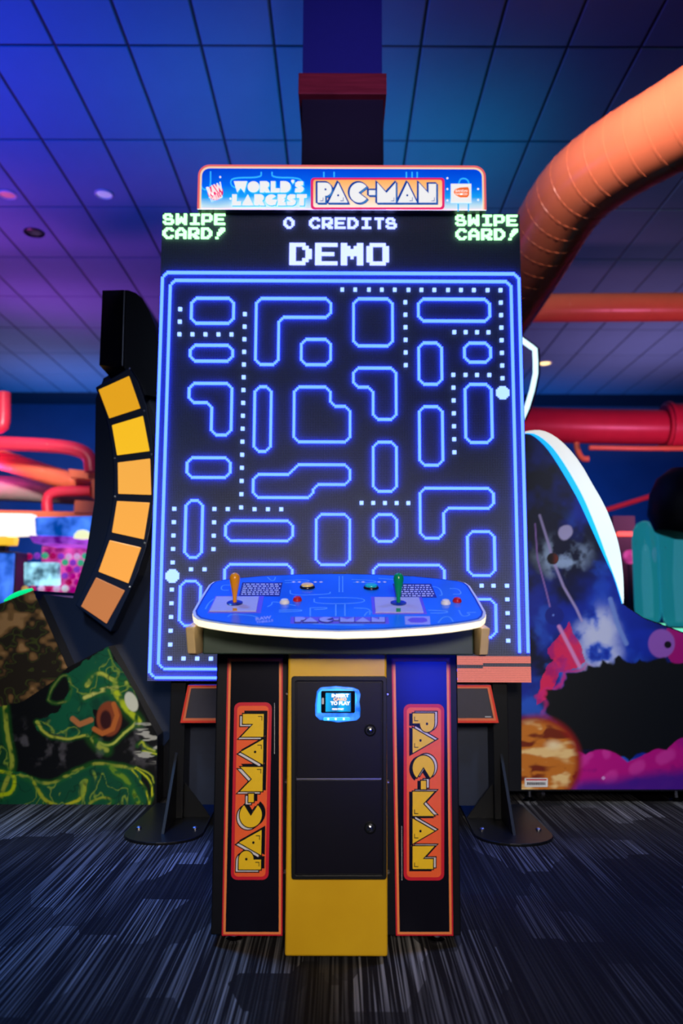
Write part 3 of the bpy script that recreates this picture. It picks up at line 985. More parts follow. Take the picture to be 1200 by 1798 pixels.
# side graphics
sf = vplane(BY)
M['field'] = mat('black_print_field', (0.004, 0.004, 0.010), 0.22, spec=0.4)
for (tl, tr, br, bl), pl, up in ((((400, 1155), (497, 1155), (496.5, 1642), (390, 1642)), (412, 1233, 478, 1544), True),
                                (((688, 1155), (790.5, 1155), (796, 1642), (695.5, 1642)), (709, 1236, 780, 1545), False)):
    quad = lambda d: offset_poly([tl, tr, br, bl], -d)
    g = MB().prism(quad(0), sf, 0.0, 0.003).build('side_graphic', M['field'], console)
    MB().ring(quad(0), quad(2.5), sf, 0.003, 0.0042).build('border_line', M['ink_red'], g)
    MB().ring(quad(2.5), quad(6.5), sf, 0.003, 0.0042).build('border_line', M['ink_peach'], g)
    sh = (lambda y: (y - 1233) / 311 * (-6 if up else 0))
    x0, y0, x1, y1 = pl
    shear = lambda q: [(x + sh(y), y) for x, y in q]
    MB().prism(shear(rrect(x0, y0, x1, y1, 11)), sf, 0.003, 0.0045).build('logo_border', M['ink_red'], g)
    MB().prism(shear(rrect(x0 + 5.5, y0 + 6, x1 - 5.5, y1 - 6, 7)), sf, 0.0045, 0.006).build('logo_plate', M['ink_orange'], g)
    if up:     # reads upwards
        fn = lambda u, v, n=0.0: sf(v + (1389 - u - 1233) / 311 * -6 + 6 * 0.5 * 0, 1389 - u, n)
        # u runs up the plate, v across it (pixels)
        fn = lambda u, v, n=0.0: sf(464.5 - (v * 39) + sh(1529 - u), 1529 - u, n)
        logo_word(lambda u, v, n=0.0: fn(u, v, n), 4, 276, 0.0, 1.0, g, [M['ink_black'], M['ink_white'], M['ink_yellow']], 0.006, dx=-0.09, dy=0.12)
    else:      # reads downwards
        fn = lambda u, v, n=0.0: sf(724.5 + v * 38, 1250 + u, n)
        logo_word(fn, 2, 274, 0.0, 1.0, g, [M['ink_black'], M['ink_white'], M['ink_yellow']], 0.006, dx=-0.06, dy=0.12)
    # a line of tiny print down the inner edge
    mb = MB()
    yy = 1234.0 if up else 1450.0
    while yy < (1322 if up else 1545):
        xx = (482.5 if up else 706.0) + (0 if up else -(1545 - yy) / 300)
        w = random.uniform(1.4, 4)
        mb.prism(R4(xx - 0.5, yy, xx + 0.5, yy + w), sf, 0.003, 0.0034)
        yy += w + 0.8
    mb.build('fine_print', M['grey_text'], g)

# the box under the panel, its cream end brackets
ub = vplane(2.16)
MB().box(-0.372, 0.366, 2.17, 2.62, 0.825, 0.915).build('panel_box', M['dark_green'], console, bevel=0.003)
for s in (-1, 1):
    pr = [(2.06, 0.90), (2.10, 0.83), (2.125, 0.825), (2.50, 0.825), (2.55, 0.95)]
    MB().prism(pr, lambda y, z, n=0.0: Vector((s * 0.374 - 0.004 + s * n, y, z)), 0.0, 0.022).build('end_bracket', M['cream'], console, bevel=0.003)

# ---- sloping control panel
YF, ZF = 1.985, 0.899
YB, ZB = 2.45, 1.055
TH = math.atan2(ZB - ZF, YB - YF)
PEX, PEY, PEZ = Vector((1, 0, 0)), Vector((0, math.cos(TH), math.sin(TH))), Vector((0, -math.sin(TH), math.cos(TH)))
PO = Vector((0, YF, ZF))


def panel_uv(px, py):
    r = ray(px, py)
    eye = Vector((0, 0, HC))
    t = (PO - eye).dot(PEZ) / r.dot(PEZ)
    q = eye + r * t - PO
    return (q.x, q.dot(PEY))


pf = flat(PO, PEX, PEY, PEZ)
pp = lambda px, py, n=0.0: pf(*panel_uv(px, py), n)

half = [(596, 1106.5), (520, 1104), (442, 1098.5), (400, 1094), (368, 1089), (352, 1085.5), (345, 1080), (343.5, 1073), (357, 1049), (371, 1027), (378, 1022), (390, 1019), (420, 1015.5), (465, 1011.5), (530, 1008.8), (596, 1008)]
hu = [panel_uv(*p) for p in half]
c0 = hu[0][0]
left = [(u - c0, w) for u, w in hu]
outline = left + [(-u, w) for u, w in reversed(left[1:-1])]
outline = [(u + c0, w) for u, w in outline]
slab = offset_poly(outline, 0.008)
m, nt, b = nodes_of('lit_white_edge')
M['edge_glow'] = mat('lit_white_edge', (0.9, 0.85, 0.7), 0.4, emit=(1.0, 0.86, 0.56), strength=1.12)
panel = MB().prism(slab, pf, -0.021, -0.003).build('control_panel', M['edge_glow'], console, bevel=0.004)
MB().prism(offset_poly(outline, -0.035), pf, -0.026, -0.021).build('underside', M['dark_green'], panel)
MB().prism(offset_poly(outline, 0.0075), pf, -0.003, -0.001).build('edge_cap', mat('white_edge_cap', (0.8, 0.8, 0.82), 0.35), panel)
m, nt, b = nodes_of('blue_panel_print')
N, L = nt.nodes, nt.links
tc = N.new('ShaderNodeTexCoord')
L.new(ramp(noise(mapping((3, 3, 3)), 1.0, 2.0), [(0.3, (0.0, 0.13, 0.74)), (0.7, (0.012, 0.22, 0.92))]), b.inputs['Base Color'])
b.inputs['Roughness'].default_value = 0.22
M['panel_blue'] = m
MB().prism(outline, pf, -0.001, 0.001).build('panel_overlay', M['panel_blue'], panel)
M['panel_navy'] = mat('navy_print_line', (0.0, 0.02, 0.30), 0.25)
MB().ring(outline, offset_poly(outline, -0.004), pf, 0.001, 0.0014).build('border_line', M['panel_navy'], panel)
M['panel_line'] = mat('pale_blue_print_line', (0.13, 0.46, 0.95), 0.25)
PLINES = [[(404, 1028), (390, 1028), (388, 1037), (402, 1037)], [(376, 1052), (366, 1060), (361, 1070)], [(500, 1020), (540, 1018), (545, 1022), (500, 1024)],
          [(510, 1037), (510, 1046), (580, 1044), (580, 1040)], [(560, 1050), (640, 1050), (640, 1060), (552, 1061), (552, 1052)], [(596, 1012), (596, 1040)], [(602, 1012), (602, 1040)],
          [(590, 1062), (590, 1082)], [(606, 1062), (606, 1082)], [(545, 1068), (545, 1082)], [(545, 1068), (574, 1067), (574, 1070), (552, 1071)],
          [(490, 1072), (530, 1071), (530, 1074), (490, 1075)], [(470, 1066), (478, 1062), (478, 1056), (520, 1064)], [(400, 1084), (405, 1079), (440, 1081), (452, 1084)],
          [(622, 1068), (650, 1069), (650, 1080)], [(640, 1082), (646, 1074), (655, 1076)], [(755, 1030), (772, 1032), (778, 1046), (772, 1046)], [(790, 1034), (805, 1034), (812, 1044), (796, 1044)],
          [(752, 1072), (786, 1073), (786, 1077), (756, 1077)], [(806, 1072), (812, 1084), (828, 1080), (818, 1076), (836, 1076)], [(770, 1094), (778, 1084), (790, 1083), (796, 1092)],
          [(618, 1018), (660, 1020), (660, 1024), (620, 1023)], [(665, 1016), (700, 1019)], [(470, 1014), (476, 1020), (482, 1020), (484, 1014)], [(550, 1096), (600, 1098), (640, 1098)]]
for q in PLINES:
    uv = [panel_uv(*p) for p in q]
    mb = MB(); ribbon(mb, rpath(uv, 2), 0.0034, pf, 0.001, 0.0014); mb.build('maze_print_line', M['panel_line'], panel)


def on_panel(pts, name, mats, n0, n1, parent=panel):
    return MB().prism(pts, pp, n0, n1).build(name, mats, parent)


M['plate_violet'] = mat('violet_print', (0.16, 0.10, 0.70), 0.3)
M['plate_grey'] = mat('pale_grey_plate', (0.55, 0.52, 0.66), 0.28)
M['joy_orange'] = mat('orange_joystick', (0.85, 0.30, 0.01), 0.25)
M['joy_green'] = mat('green_joystick', (0.0, 0.28, 0.10), 0.25)
for quadp, base, jm, n_ in (([(380.6, 1049.5), (455, 1049.5), (450, 1075), (368, 1075)], (412.5, 1061.5), 'joy_orange', 'amber'),
                           ([(657.7, 1050.9), (735.8, 1050.9), (744, 1077), (660, 1077)], (700, 1061.5), 'joy_green', 'green')):
    k = sum(p[0] for p in quadp) / 4, sum(p[1] for p in quadp) / 4
    on_panel([((x - k[0]) * 1.14 + k[0] + (3 if n_ == 'amber' else 0), (y - k[1]) * 1.16 + k[1]) for x, y in quadp], 'joystick_surround', M['plate_violet'], 0.001, 0.0016)
    on_panel(quadp, 'joystick_plate', M['plate_grey'], 0.0016, 0.0040)
    u, w = panel_uv(*base)
    o = pf(u, w, 0.004)
    js = MB().lathe([(0.022, 0), (0.022, 0.002), (0.020, 0.003), (0.006, 0.0035)], o, PEZ, 24).build('joystick_washer', M['panel_navy'], console, smooth=True)
    MB().lathe([(0.0055, 0), (0.0055, 0.016), (0.0068, 0.024), (0.0105, 0.044), (0.0135, 0.060), (0.0142, 0.068), (0.0128, 0.075), (0.009, 0.0805), (0.004, 0.083)], o, (0, -0.12, 1), 24).build('joystick', M[jm], console, smooth=True)
    on_panel([(base[0] - 4, base[1] + 9), (base[0] + 4, base[1] + 9), (base[0] + 4, quadp[2][1]), (base[0] - 4, quadp[2][1])], 'direction_mark', M[jm], 0.0040, 0.0044)

M['btn_black'] = mat('black_button_ring', (0.008, 0.008, 0.02), 0.25)
M['btn_yellow'] = mat('amber_button', (0.75, 0.50, 0.14), 0.2, emit=(1.0, 0.6, 0.2), strength=0.15)
M['btn_teal'] = mat('teal_button', (0.0, 0.35, 0.40), 0.2, emit=(0.0, 0.6, 0.7), strength=0.15)
M['btn_white'] = mat('white_button', (0.85, 0.82, 0.80), 0.25)
M['btn_red'] = mat('red_button', (0.55, 0.01, 0.02), 0.25)
for bx, by, r, rm, cm in ((540, 1032, 0.0225, 'btn_black', 'btn_yellow'), (652, 1033, 0.0225, 'btn_black', 'btn_teal'), (500, 1059.5, 0.0135, 'btn_white', 'btn_white'),
                          (522.5, 1055, 0.0125, 'btn_red', 'btn_red'), (783, 1060.5, 0.0135, 'btn_white', 'btn_white'), (803, 1057, 0.0125, 'btn_red', 'btn_red')):
    u, w = panel_uv(bx, by)
    o = pf(u, w, 0.001)
    bt = MB().lathe([(r, 0), (r, 0.003), (r * 0.93, 0.006), (r * 0.84, 0.007), (r * 0.80, 0.0055)], o, PEZ, 24).build('button', M[rm], console, smooth=True)
    MB().lathe([(r * 0.80, 0.004), (r * 0.80, 0.008), (r * 0.72, 0.0105), (r * 0.45, 0.012), (r * 0.1, 0.0125)], o, PEZ, 24).build('button_cap', M[cm], bt, smooth=True)
# white marks over the start buttons
for bx in (540, 652):
    mb = MB()
    for q in (-24, -14, 14, 24):
        u, w = panel_uv(bx + q, 1022.5)
        mb.prism([(u - 0.006, w), (u, w - 0.008), (u + 0.006, w), (u, w + 0.007)], pf, 0.001, 0.0015)
    mb.build('start_mark', M['ink_white'], panel)
# instruction cards
M['card_navy'] = mat('navy_card', (0.008, 0.012, 0.09), 0.25)
for quadp in ([(425.6, 1023.6), (496.5, 1023.6), (491.5, 1048), (420, 1047)], [(690, 1025.7), (757.5, 1025.7), (767.5, 1050), (695, 1050)]):
    cd = on_panel(quadp, 'instruction_card', M['card_navy'], 0.001, 0.0016)
    mb = MB()
    (ax, ay), (bx, by), (cx, cy), (dx, dy) = quadp
    for r in range(6):
        t = 0.10 + r * 0.15
        lx, rx, yy = ax + (dx - ax) * t, bx + (cx - bx) * t, ay + (dy - ay) * t
        s = 0.04
        while s < 0.95:
            w = random.uniform(0.03, 0.12)
            x0, x1 = lx + (rx - lx) * s, lx + (rx - lx) * min(s + w, 0.97)
            mb.prism([(x0, yy), (x1, yy), (x1, yy + 1.5), (x0, yy + 1.5)], pp, 0.0016, 0.0020, 0)
            s += w + 0.03
    mb.build('fine_print', [M['ink_white']], panel)
# logotype, emblem words along the front edge
on_panel([(511, 1084), (682, 1084.5), (684, 1096), (510, 1095.5)], 'logo_plate', M['plate_violet'], 0.001, 0.0015)
M['panel_pale'] = mat('pale_violet_print', (0.40, 0.44, 0.85), 0.3)
pn = lambda u, v, n=0.0: pp(u, v, n)
logo_word(pn, 518, 676, 1094.4, 1086, panel, [M['panel_navy'], M['panel_pale'], M['panel_pale']], 0.0015, detail=False, dot=False)
mb = MB(); add_text(mb, 'RAW', pp, 449, 477, 1089, 1083.5, 0.0015, 0, 0.05, rot=-0.12); add_text(mb, 'THRILLS', pp, 450, 480, 1094, 1090, 0.0015, 0, 0.03, rot=-0.12)
mb.build('emblem', M['panel_pale'], panel)
mb = MB()
mb.prism([(711, 1083), (755, 1083), (756, 1097), (712, 1097)], pp, 0.001, 0.0015, 0)
mb.prism([(716, 1089.5), (722, 1086), (744, 1085.5), (750, 1088), (751, 1092), (742, 1094.5), (722, 1094)], pp, 0.0015, 0.002, 1)
mb.build('emblem', [M['panel_pale'], M['plate_violet']], panel)
MB().box(-0.02, 0.02, 2.455, 2.462, 1.05, 1.061).build('hinge_strip', M['black_metal'], panel)

# ================================================================== printed art on the neighbouring cabinets
def vnoise(x, y, seed):
    r = np.random.RandomState(seed)
    g = r.rand(64, 64)
    xi, yi = np.floor(x).astype(int), np.floor(y).astype(int)
    fx, fy = x - xi, y - yi
    fx, fy = fx * fx * (3 - 2 * fx), fy * fy * (3 - 2 * fy)
    a, b_ = g[yi % 64, xi % 64], g[yi % 64, (xi + 1) % 64]
    c, d = g[(yi + 1) % 64, xi % 64], g[(yi + 1) % 64, (xi + 1) % 64]
    return (a * (1 - fx) + b_ * fx) * (1 - fy) + (c * (1 - fx) + d * fx) * fy


def fbm(x, y, s, seed, oct_=4):
    v, amp, tot = 0, 1.0, 0
    for k in range(oct_):
        v = v + amp * vnoise(x / s, y / s, seed + k)
        tot += amp; amp *= 0.5; s *= 0.5
    return v / tot


def inside(x, y, poly):
    res = np.zeros(x.shape, bool)
    n = len(poly)
    for i in range(n):
        (x0, y0), (x1, y1) = poly[i], poly[(i + 1) % n]
        if y0 == y1: continue
        c = ((y0 > y) != (y1 > y)) & (x < (x1 - x0) * (y - y0) / (y1 - y0) + x0)
        res ^= c
    return res


def smooth(a, b_, x):
    t = np.clip((x - a) / (b_ - a), 0, 1)
    return t * t * (3 - 2 * t)


def over(img, mask, col):
    return img * (1 - mask[..., None]) + np.array(lin(*col))[None, None] * mask[..., None]


def art_sheet(name, poly, step, d, paint, mt, parent, n=0.002):
    x0, x1 = min(p[0] for p in poly), max(p[0] for p in poly)
    y0, y1 = min(p[1] for p in poly), max(p[1] for p in poly)
    nx, ny = int((x1 - x0) / step) + 1, int((y1 - y0) / step) + 1
    X, Y = np.meshgrid(np.linspace(x0, x1, nx), np.linspace(y0, y1, ny))
    col = paint(X, Y)
    keep = inside((X[:-1, :-1] + X[1:, 1:]) / 2, (Y[:-1, :-1] + Y[1:, 1:]) / 2, poly)
    idx = np.arange(nx * ny).reshape(ny, nx)
    faces = np.stack([idx[1:, :-1], idx[1:, 1:], idx[:-1, 1:], idx[:-1, :-1]], -1)[keep]
    used = np.zeros(nx * ny, bool); used[faces.ravel()] = True
    remap = np.cumsum(used) - 1
    xs, ys = X.ravel()[used], Y.ravel()[used]
    P = [at(a, c, d) for a, c in zip(xs, ys)]
    P = np.array([(p.x, p.y - n, p.z) for p in P])
    org = np.array([(P[:, 0].min() + P[:, 0].max()) / 2, d, P[:, 2].min()])
    me = bpy.data.meshes.new(name)
    me.from_pydata((P - org).tolist(), [], remap[faces].tolist())
    ca = me.color_attributes.new('Col', 'FLOAT_COLOR', 'POINT')
    rgba = np.ones((used.sum(), 4), np.float32)
    rgba[:, :3] = np.clip(col.reshape(-1, 3)[used], 0, 1)
    ca.data.foreach_set('color', rgba.ravel())
    me.materials.append(mt)
    o = bpy.data.objects.new(name, me)
    C.objects.link(o)
    place(o, Vector(org), parent)
    return o


def print_mat(name, rough=0.35):
    m, nt, b = nodes_of(name)
    a = nt.nodes.new('ShaderNodeAttribute'); a.attribute_name = 'Col'
    nt.links.new(a.outputs['Color'], b.inputs['Base Color'])
    b.inputs['Roughness'].default_value = rough
    return m


# ------------------------------------------------------------------ cabinet with the amber arc
LY = 3.96
arcade_l = thing('arc_light_cabinet', (-1.30, 4.3, 0), 'black arcade cabinet with a curved row of amber panels and green monster art', 'arcade machine')
lv = vplane(LY)
art_poly = [(-90, 1085), (0, 1060), (58, 1037), (119, 1172), (190, 1135), (236, 1212), (276, 1292), (274, 1415), (-90, 1415)]


def seg_d(X, Y, pts):
    d = np.full(X.shape, 1e9)
    for (x0, y0), (x1, y1) in zip(pts, pts[1:]):
        t = np.clip(((X - x0) * (x1 - x0) + (Y - y0) * (y1 - y0)) / ((x1 - x0) ** 2 + (y1 - y0) ** 2 + 1e-9), 0, 1)
        d = np.minimum(d, np.hypot(X - x0 - t * (x1 - x0), Y - y0 - t * (y1 - y0)))
    return d


def paint_left(X, Y):
    wx, wy = (fbm(X, Y, 40, 3) - .5) * 30, (fbm(X, Y, 40, 9) - .5) * 30
    x, y = X + wx, Y + wy
    img = np.zeros(X.shape + (3,)) + np.array(lin(8, 10, 14))
    # grey rock shading
    g = smooth(.52, .75, fbm(X, Y, 22, 14)) * 0.7
    img = over(img, g * smooth(1250, 1300, Y) * (1 - smooth(1330, 1360, Y)), (96, 92, 100))
    # green body
    body = inside(x, y, [(118, 1180), (190, 1130), (250, 1230), (190, 1240), (168, 1250), (160, 1290), (118, 1296), (70, 1285), (66, 1262), (110, 1245), (128, 1215)])
    img = over(img, body.astype(float), (12, 96, 66))
    sh = smooth(.45, .7, fbm(X, Y, 26, 21))
    img = over(img, body * sh * .7, (6, 58, 44))
    low = inside(x, y, [(-90, 1350), (-20, 1340), (60, 1368), (110, 1372), (150, 1352), (196, 1338), (240, 1350), (262, 1420), (-90, 1425)])
    img = over(img, low.astype(float), (14, 84, 58))
    side = inside(x, y, [(-90, 1250), (4, 1246), (16, 1300), (10, 1350), (-90, 1360)])
    img = over(img, side.astype(float), (18, 70, 42))
    # yellow-green contour strokes
    for pts, w, c in (([(66, 1266), (80, 1292), (118, 1300), (150, 1290)], 3.2, (186, 190, 70)), ([(8, 1240), (14, 1290), (22, 1345), (10, 1370), (2, 1400)], 5, (170, 180, 60)),
                      ([(0, 1352), (26, 1360), (20, 1392), (0, 1398)], 4.5, (196, 214, 20)), ([(35, 1362), (70, 1375), (105, 1372), (150, 1345), (196, 1340), (232, 1350)], 3.5, (160, 170, 60)),
                      ([(60, 1375), (75, 1405), (100, 1412)], 4, (176, 180, 40)), ([(150, 1372), (150, 1398), (120, 1412)], 4, (196, 196, 40)), ([(160, 1408), (180, 1396), (200, 1402), (190, 1412)], 3, (150, 160, 50)),
                      ([(196, 1345), (226, 1372), (245, 1410)], 5, (120, 160, 40)), ([(236, 1348), (262, 1368), (268, 1394), (262, 1414)], 2, (224, 226, 40)), ([(230, 1352), (252, 1378), (262, 1410)], 1.6, (210, 214, 40)),
                      ([(238, 1346), (266, 1362), (270, 1376)], 1.4, (200, 204, 60)), ([(190, 1140), (200, 1160), (198, 1180)], 1.6, (110, 150, 60)),
                      ([(152, 1205), (160, 1188), (178, 1182), (200, 1196), (222, 1198)], 5, (200, 208, 80)), ([(150, 1226), (175, 1214), (205, 1206)], 5, (214, 214, 110)), ([(205, 1215), (225, 1250), (243, 1268)], 7, (200, 216, 40)),
                      ([(86, 1228), (95, 1205), (115, 1180), (128, 1200), (125, 1230), (100, 1236), (86, 1228)], 2.2, (110, 130, 60)), ([(168, 1300), (190, 1312), (225, 1280), (236, 1270)], 3, (196, 206, 90)),
                      ([(164, 1296), (172, 1312), (184, 1316)], 7, (168, 180, 70)), ([(242, 1308), (250, 1300), (256, 1312), (270, 1320)], 2.5, (190, 200, 60)), ([(252, 1318), (274, 1326)], 2.2, (200, 210, 60))):
        dd = seg_d(X + wx * .35, Y + wy * .35, rpath(pts, 2))
        img = over(img, (1 - smooth(w * .6, w * 2.6, dd)) * .45, (40, 120, 40))
        img = over(img, (1 - smooth(w * .35, w * 1.05, dd)) * smooth(.2, .5, fbm(X, Y, 12, 61, 2)), c)
    ridge = 1 - smooth(0, .028, np.abs(fbm(X + wx, Y * .7 + wy, 36, 33, 3) - .5))
    img = over(img, ridge * (body | low | side) * .75, (150, 176, 62))
    ridge2 = 1 - smooth(0, .03, np.abs(fbm(X * .8, Y + wy, 20, 37, 2) - .42))
    img = over(img, ridge2 * (body | low | side) * .6, (6, 34, 24))
    # open jaw and eye
    r = np.hypot((X - 192) / 24, (Y - 1262) / 33)
    img = over(img, (1 - smooth(.85, 1, r)), (150, 70, 40))
    img = over(img, (1 - smooth(.4, .6, np.hypot((X - 186) / 20, (Y - 1264) / 34))), (60, 20, 26))
    img = over(img, 1 - smooth(3, 5.5, seg_d(X, Y, [(166, 1280), (180, 1288), (198, 1280), (206, 1256), (200, 1236)])), (206, 110, 50))
    img = over(img, 1 - smooth(3.5, 6, seg_d(X, Y, [(128, 1262), (140, 1272), (160, 1264)])), (196, 120, 70))
    ex, ey = (X - 231) * .92 + (Y - 1232) * -.38, (X - 231) * .38 + (Y - 1232) * .92
    img = over(img, 1 - smooth(.85, 1.05, np.hypot(ex / 11, ey / 19)), (232, 232, 214))
    # white scratches
    sc = smooth(.62, .70, fbm(X * 0.35, Y * 1.6, 9, 40, 2)) * smooth(232, 246, X) * smooth(1262, 1275, Y) * (1 - smooth(1330, 1346, Y))
    img = over(img, sc * .8, (210, 208, 200))
    # brown rubble, top left
    rub = inside(X, Y, [(-90, 1070), (58, 1034), (119, 1172), (95, 1195), (40, 1232), (-90, 1260)])
    img = over(img, rub.astype(float), (40, 32, 24))
    q = fbm(X, Y * 1.25, 19, 52, 2)
    img = over(img, rub * smooth(.50, .66, q) * .9, (136, 98, 58))
    img = over(img, rub * smooth(.68, .78, q) * .9, (172, 128, 84))
    img = over(img, rub * (1 - smooth(0, .04, np.abs(q - .46))) * .7, (74, 84, 34))
    return img


# body behind the art, and the tall dark back that carries the arc
MB().prism([(-90, 1085), (0, 1060), (58, 1037), (119, 1172), (190, 1135), (277, 1292), (275, 1417), (-90, 1417)], lv, -0.70, 0.0).build('cabinet_side', M['black'], arcade_l)
M['print'] = print_mat('printed_art')
art_sheet('art_print', art_poly, 1.35, LY, paint_left, M['print'], arcade_l)
MB().prism([(168, 700), (182, 664), (215, 644), (300, 625), (302, 1290), (288, 1310), (190, 1137), (120, 1174), (66, 1042), (128, 1050), (150, 980), (166, 880)], vplane(4.08), -0.5, 0.0).build('cabinet_back', M['navy_plastic'], arcade_l)
MB().prism([(276, 1290), (300, 1290), (300, 1400), (276, 1400)], vplane(4.1), -0.4, 0.0).build('cabinet_heel', M['black'], arcade_l)
cs = lambda x, y: (140 + x / 3.593, 620 + y / 3.593)
PAN = [[(118, 232), (315, 143), (387, 350), (187, 415)], [(203, 455), (402, 395), (445, 620), (236, 648)], [(240, 690), (448, 664), (455, 897), (243, 890)],
       [(236, 932), (446, 942), (408, 1178), (203, 1133)], [(190, 1178), (392, 1225), (310, 1455), (118, 1380)], [(105, 1412), (290, 1497), (172, 1710), (8, 1598)]]
fo = [cs(*p) for p in [(315, 88), (372, 180), (425, 330), (458, 520), (472, 700), (472, 900), (455, 1070), (420, 1230), (365, 1400), (300, 1540), (195, 1760)]]
fi = [cs(*p) for p in [(98, 215), (150, 350), (180, 480), (203, 620), (213, 760), (210, 900), (193, 1030), (160, 1170), (110, 1310), (50, 1440), (-30, 1590)]]
arc_frame = MB().strip(fo, fi, lv, -0.12, 0.0).build('arc_frame', M['navy_plastic'], arcade_l, bevel=0.006)
amber = [mat('amber_lit_panel', (0.3, 0.13, 0.02), 0.2, emit=lin(*c), strength=s, vary=0.15, scale=3) for c, s in (((250, 178, 30), .8), ((255, 196, 34), .92), ((255, 180, 76), .9), ((255, 176, 76), .9), ((255, 172, 78), .88), ((214, 128, 84), .66))]
for q, am in zip(PAN, amber):
    q = [cs(*p) for p in q]
    MB().prism(offset_poly(q, -0.6), lv, 0.0, 0.008).build('amber_panel', am, arcade_l, bevel=0.003)
for p in ((315, 98), (408, 365), (220, 665), (222, 908), (455, 640), (315, 1478), (410, 1200)):
    MB().lathe([(0.007, 0), (0.006, 0.003), (0.003, 0.004)], lv(*cs(*p), 0.0), (0, -1, 0), 10).build('screw', M['steel'], arcade_l)
# head block over the arc: flat front face and a curved flank
A0, A1 = at(180, 510, 3.80), at(218, 509, 4.0)
B0, B1 = at(178, 641, 3.80), at(214, 645, 4.0)
top = A0.z
mb = MB()
bot = 2.05
v = [Vector((A0.x, 3.80, bot)), Vector((A1.x, 4.0, bot)), Vector((A1.x + .02, 4.7, bot)), Vector((A0.x - .1, 4.7, bot))]
zt = [at(180, 510, 3.80).z, at(218, 509, 4.0).z]
bz = [at(178, 641, 3.80).z, at(214, 645, 4.0).z]
vv = [Vector((A0.x, 3.80, bz[0])), Vector((A1.x, 4.0, bz[1])), Vector((A1.x, 4.0, zt[1])), Vector((A0.x, 3.80, zt[0])),
      Vector((A0.x - .02, 4.5, bz[0])), Vector((A1.x, 4.5, bz[1])), Vector((A1.x, 4.5, zt[1])), Vector((A0.x - .02, 4.5, zt[0]))]
mb.add(vv, [(0, 1, 2, 3), (5, 4, 7, 6), (4, 0, 3, 7), (1, 5, 6, 2), (3, 2, 6, 7), (4, 5, 1, 0)])
mb.build('head_block', M['black'], arcade_l)
MB().prism([(218, 509), (226, 509.5), (238, 514), (250, 524), (262, 545), (272, 570), (278, 600), (290, 640), (290, 700), (240, 690), (218, 645)], vplane(4.02), -0.45, 0.0).build('head_flank', M['black'], arcade_l)
mb = MB(); ribbon(mb, [(219, 510), (215.5, 643)], 1.3, vplane(3.995), 0.0, 0.006); mb.build('edge_strip', M['steel'], arcade_l)

# ------------------------------------------------------------------ cabinet with the space art
RY = 4.0
arcade_r = thing('space_art_cabinet', (1.6, 4.4, 0), 'arcade cabinet with planets and pink clouds art and a glowing white curved edge', 'arcade machine')
rv = vplane(RY)
r_art = [(916, 1386), (916, 900), (905, 762), (925, 759), (960, 766), (998, 800), (1032, 850), (1057, 905), (1077, 965), (1088, 1020), (1092, 1060), (1130, 1086), (1200, 1112), (1300, 1150), (1300, 1386)]


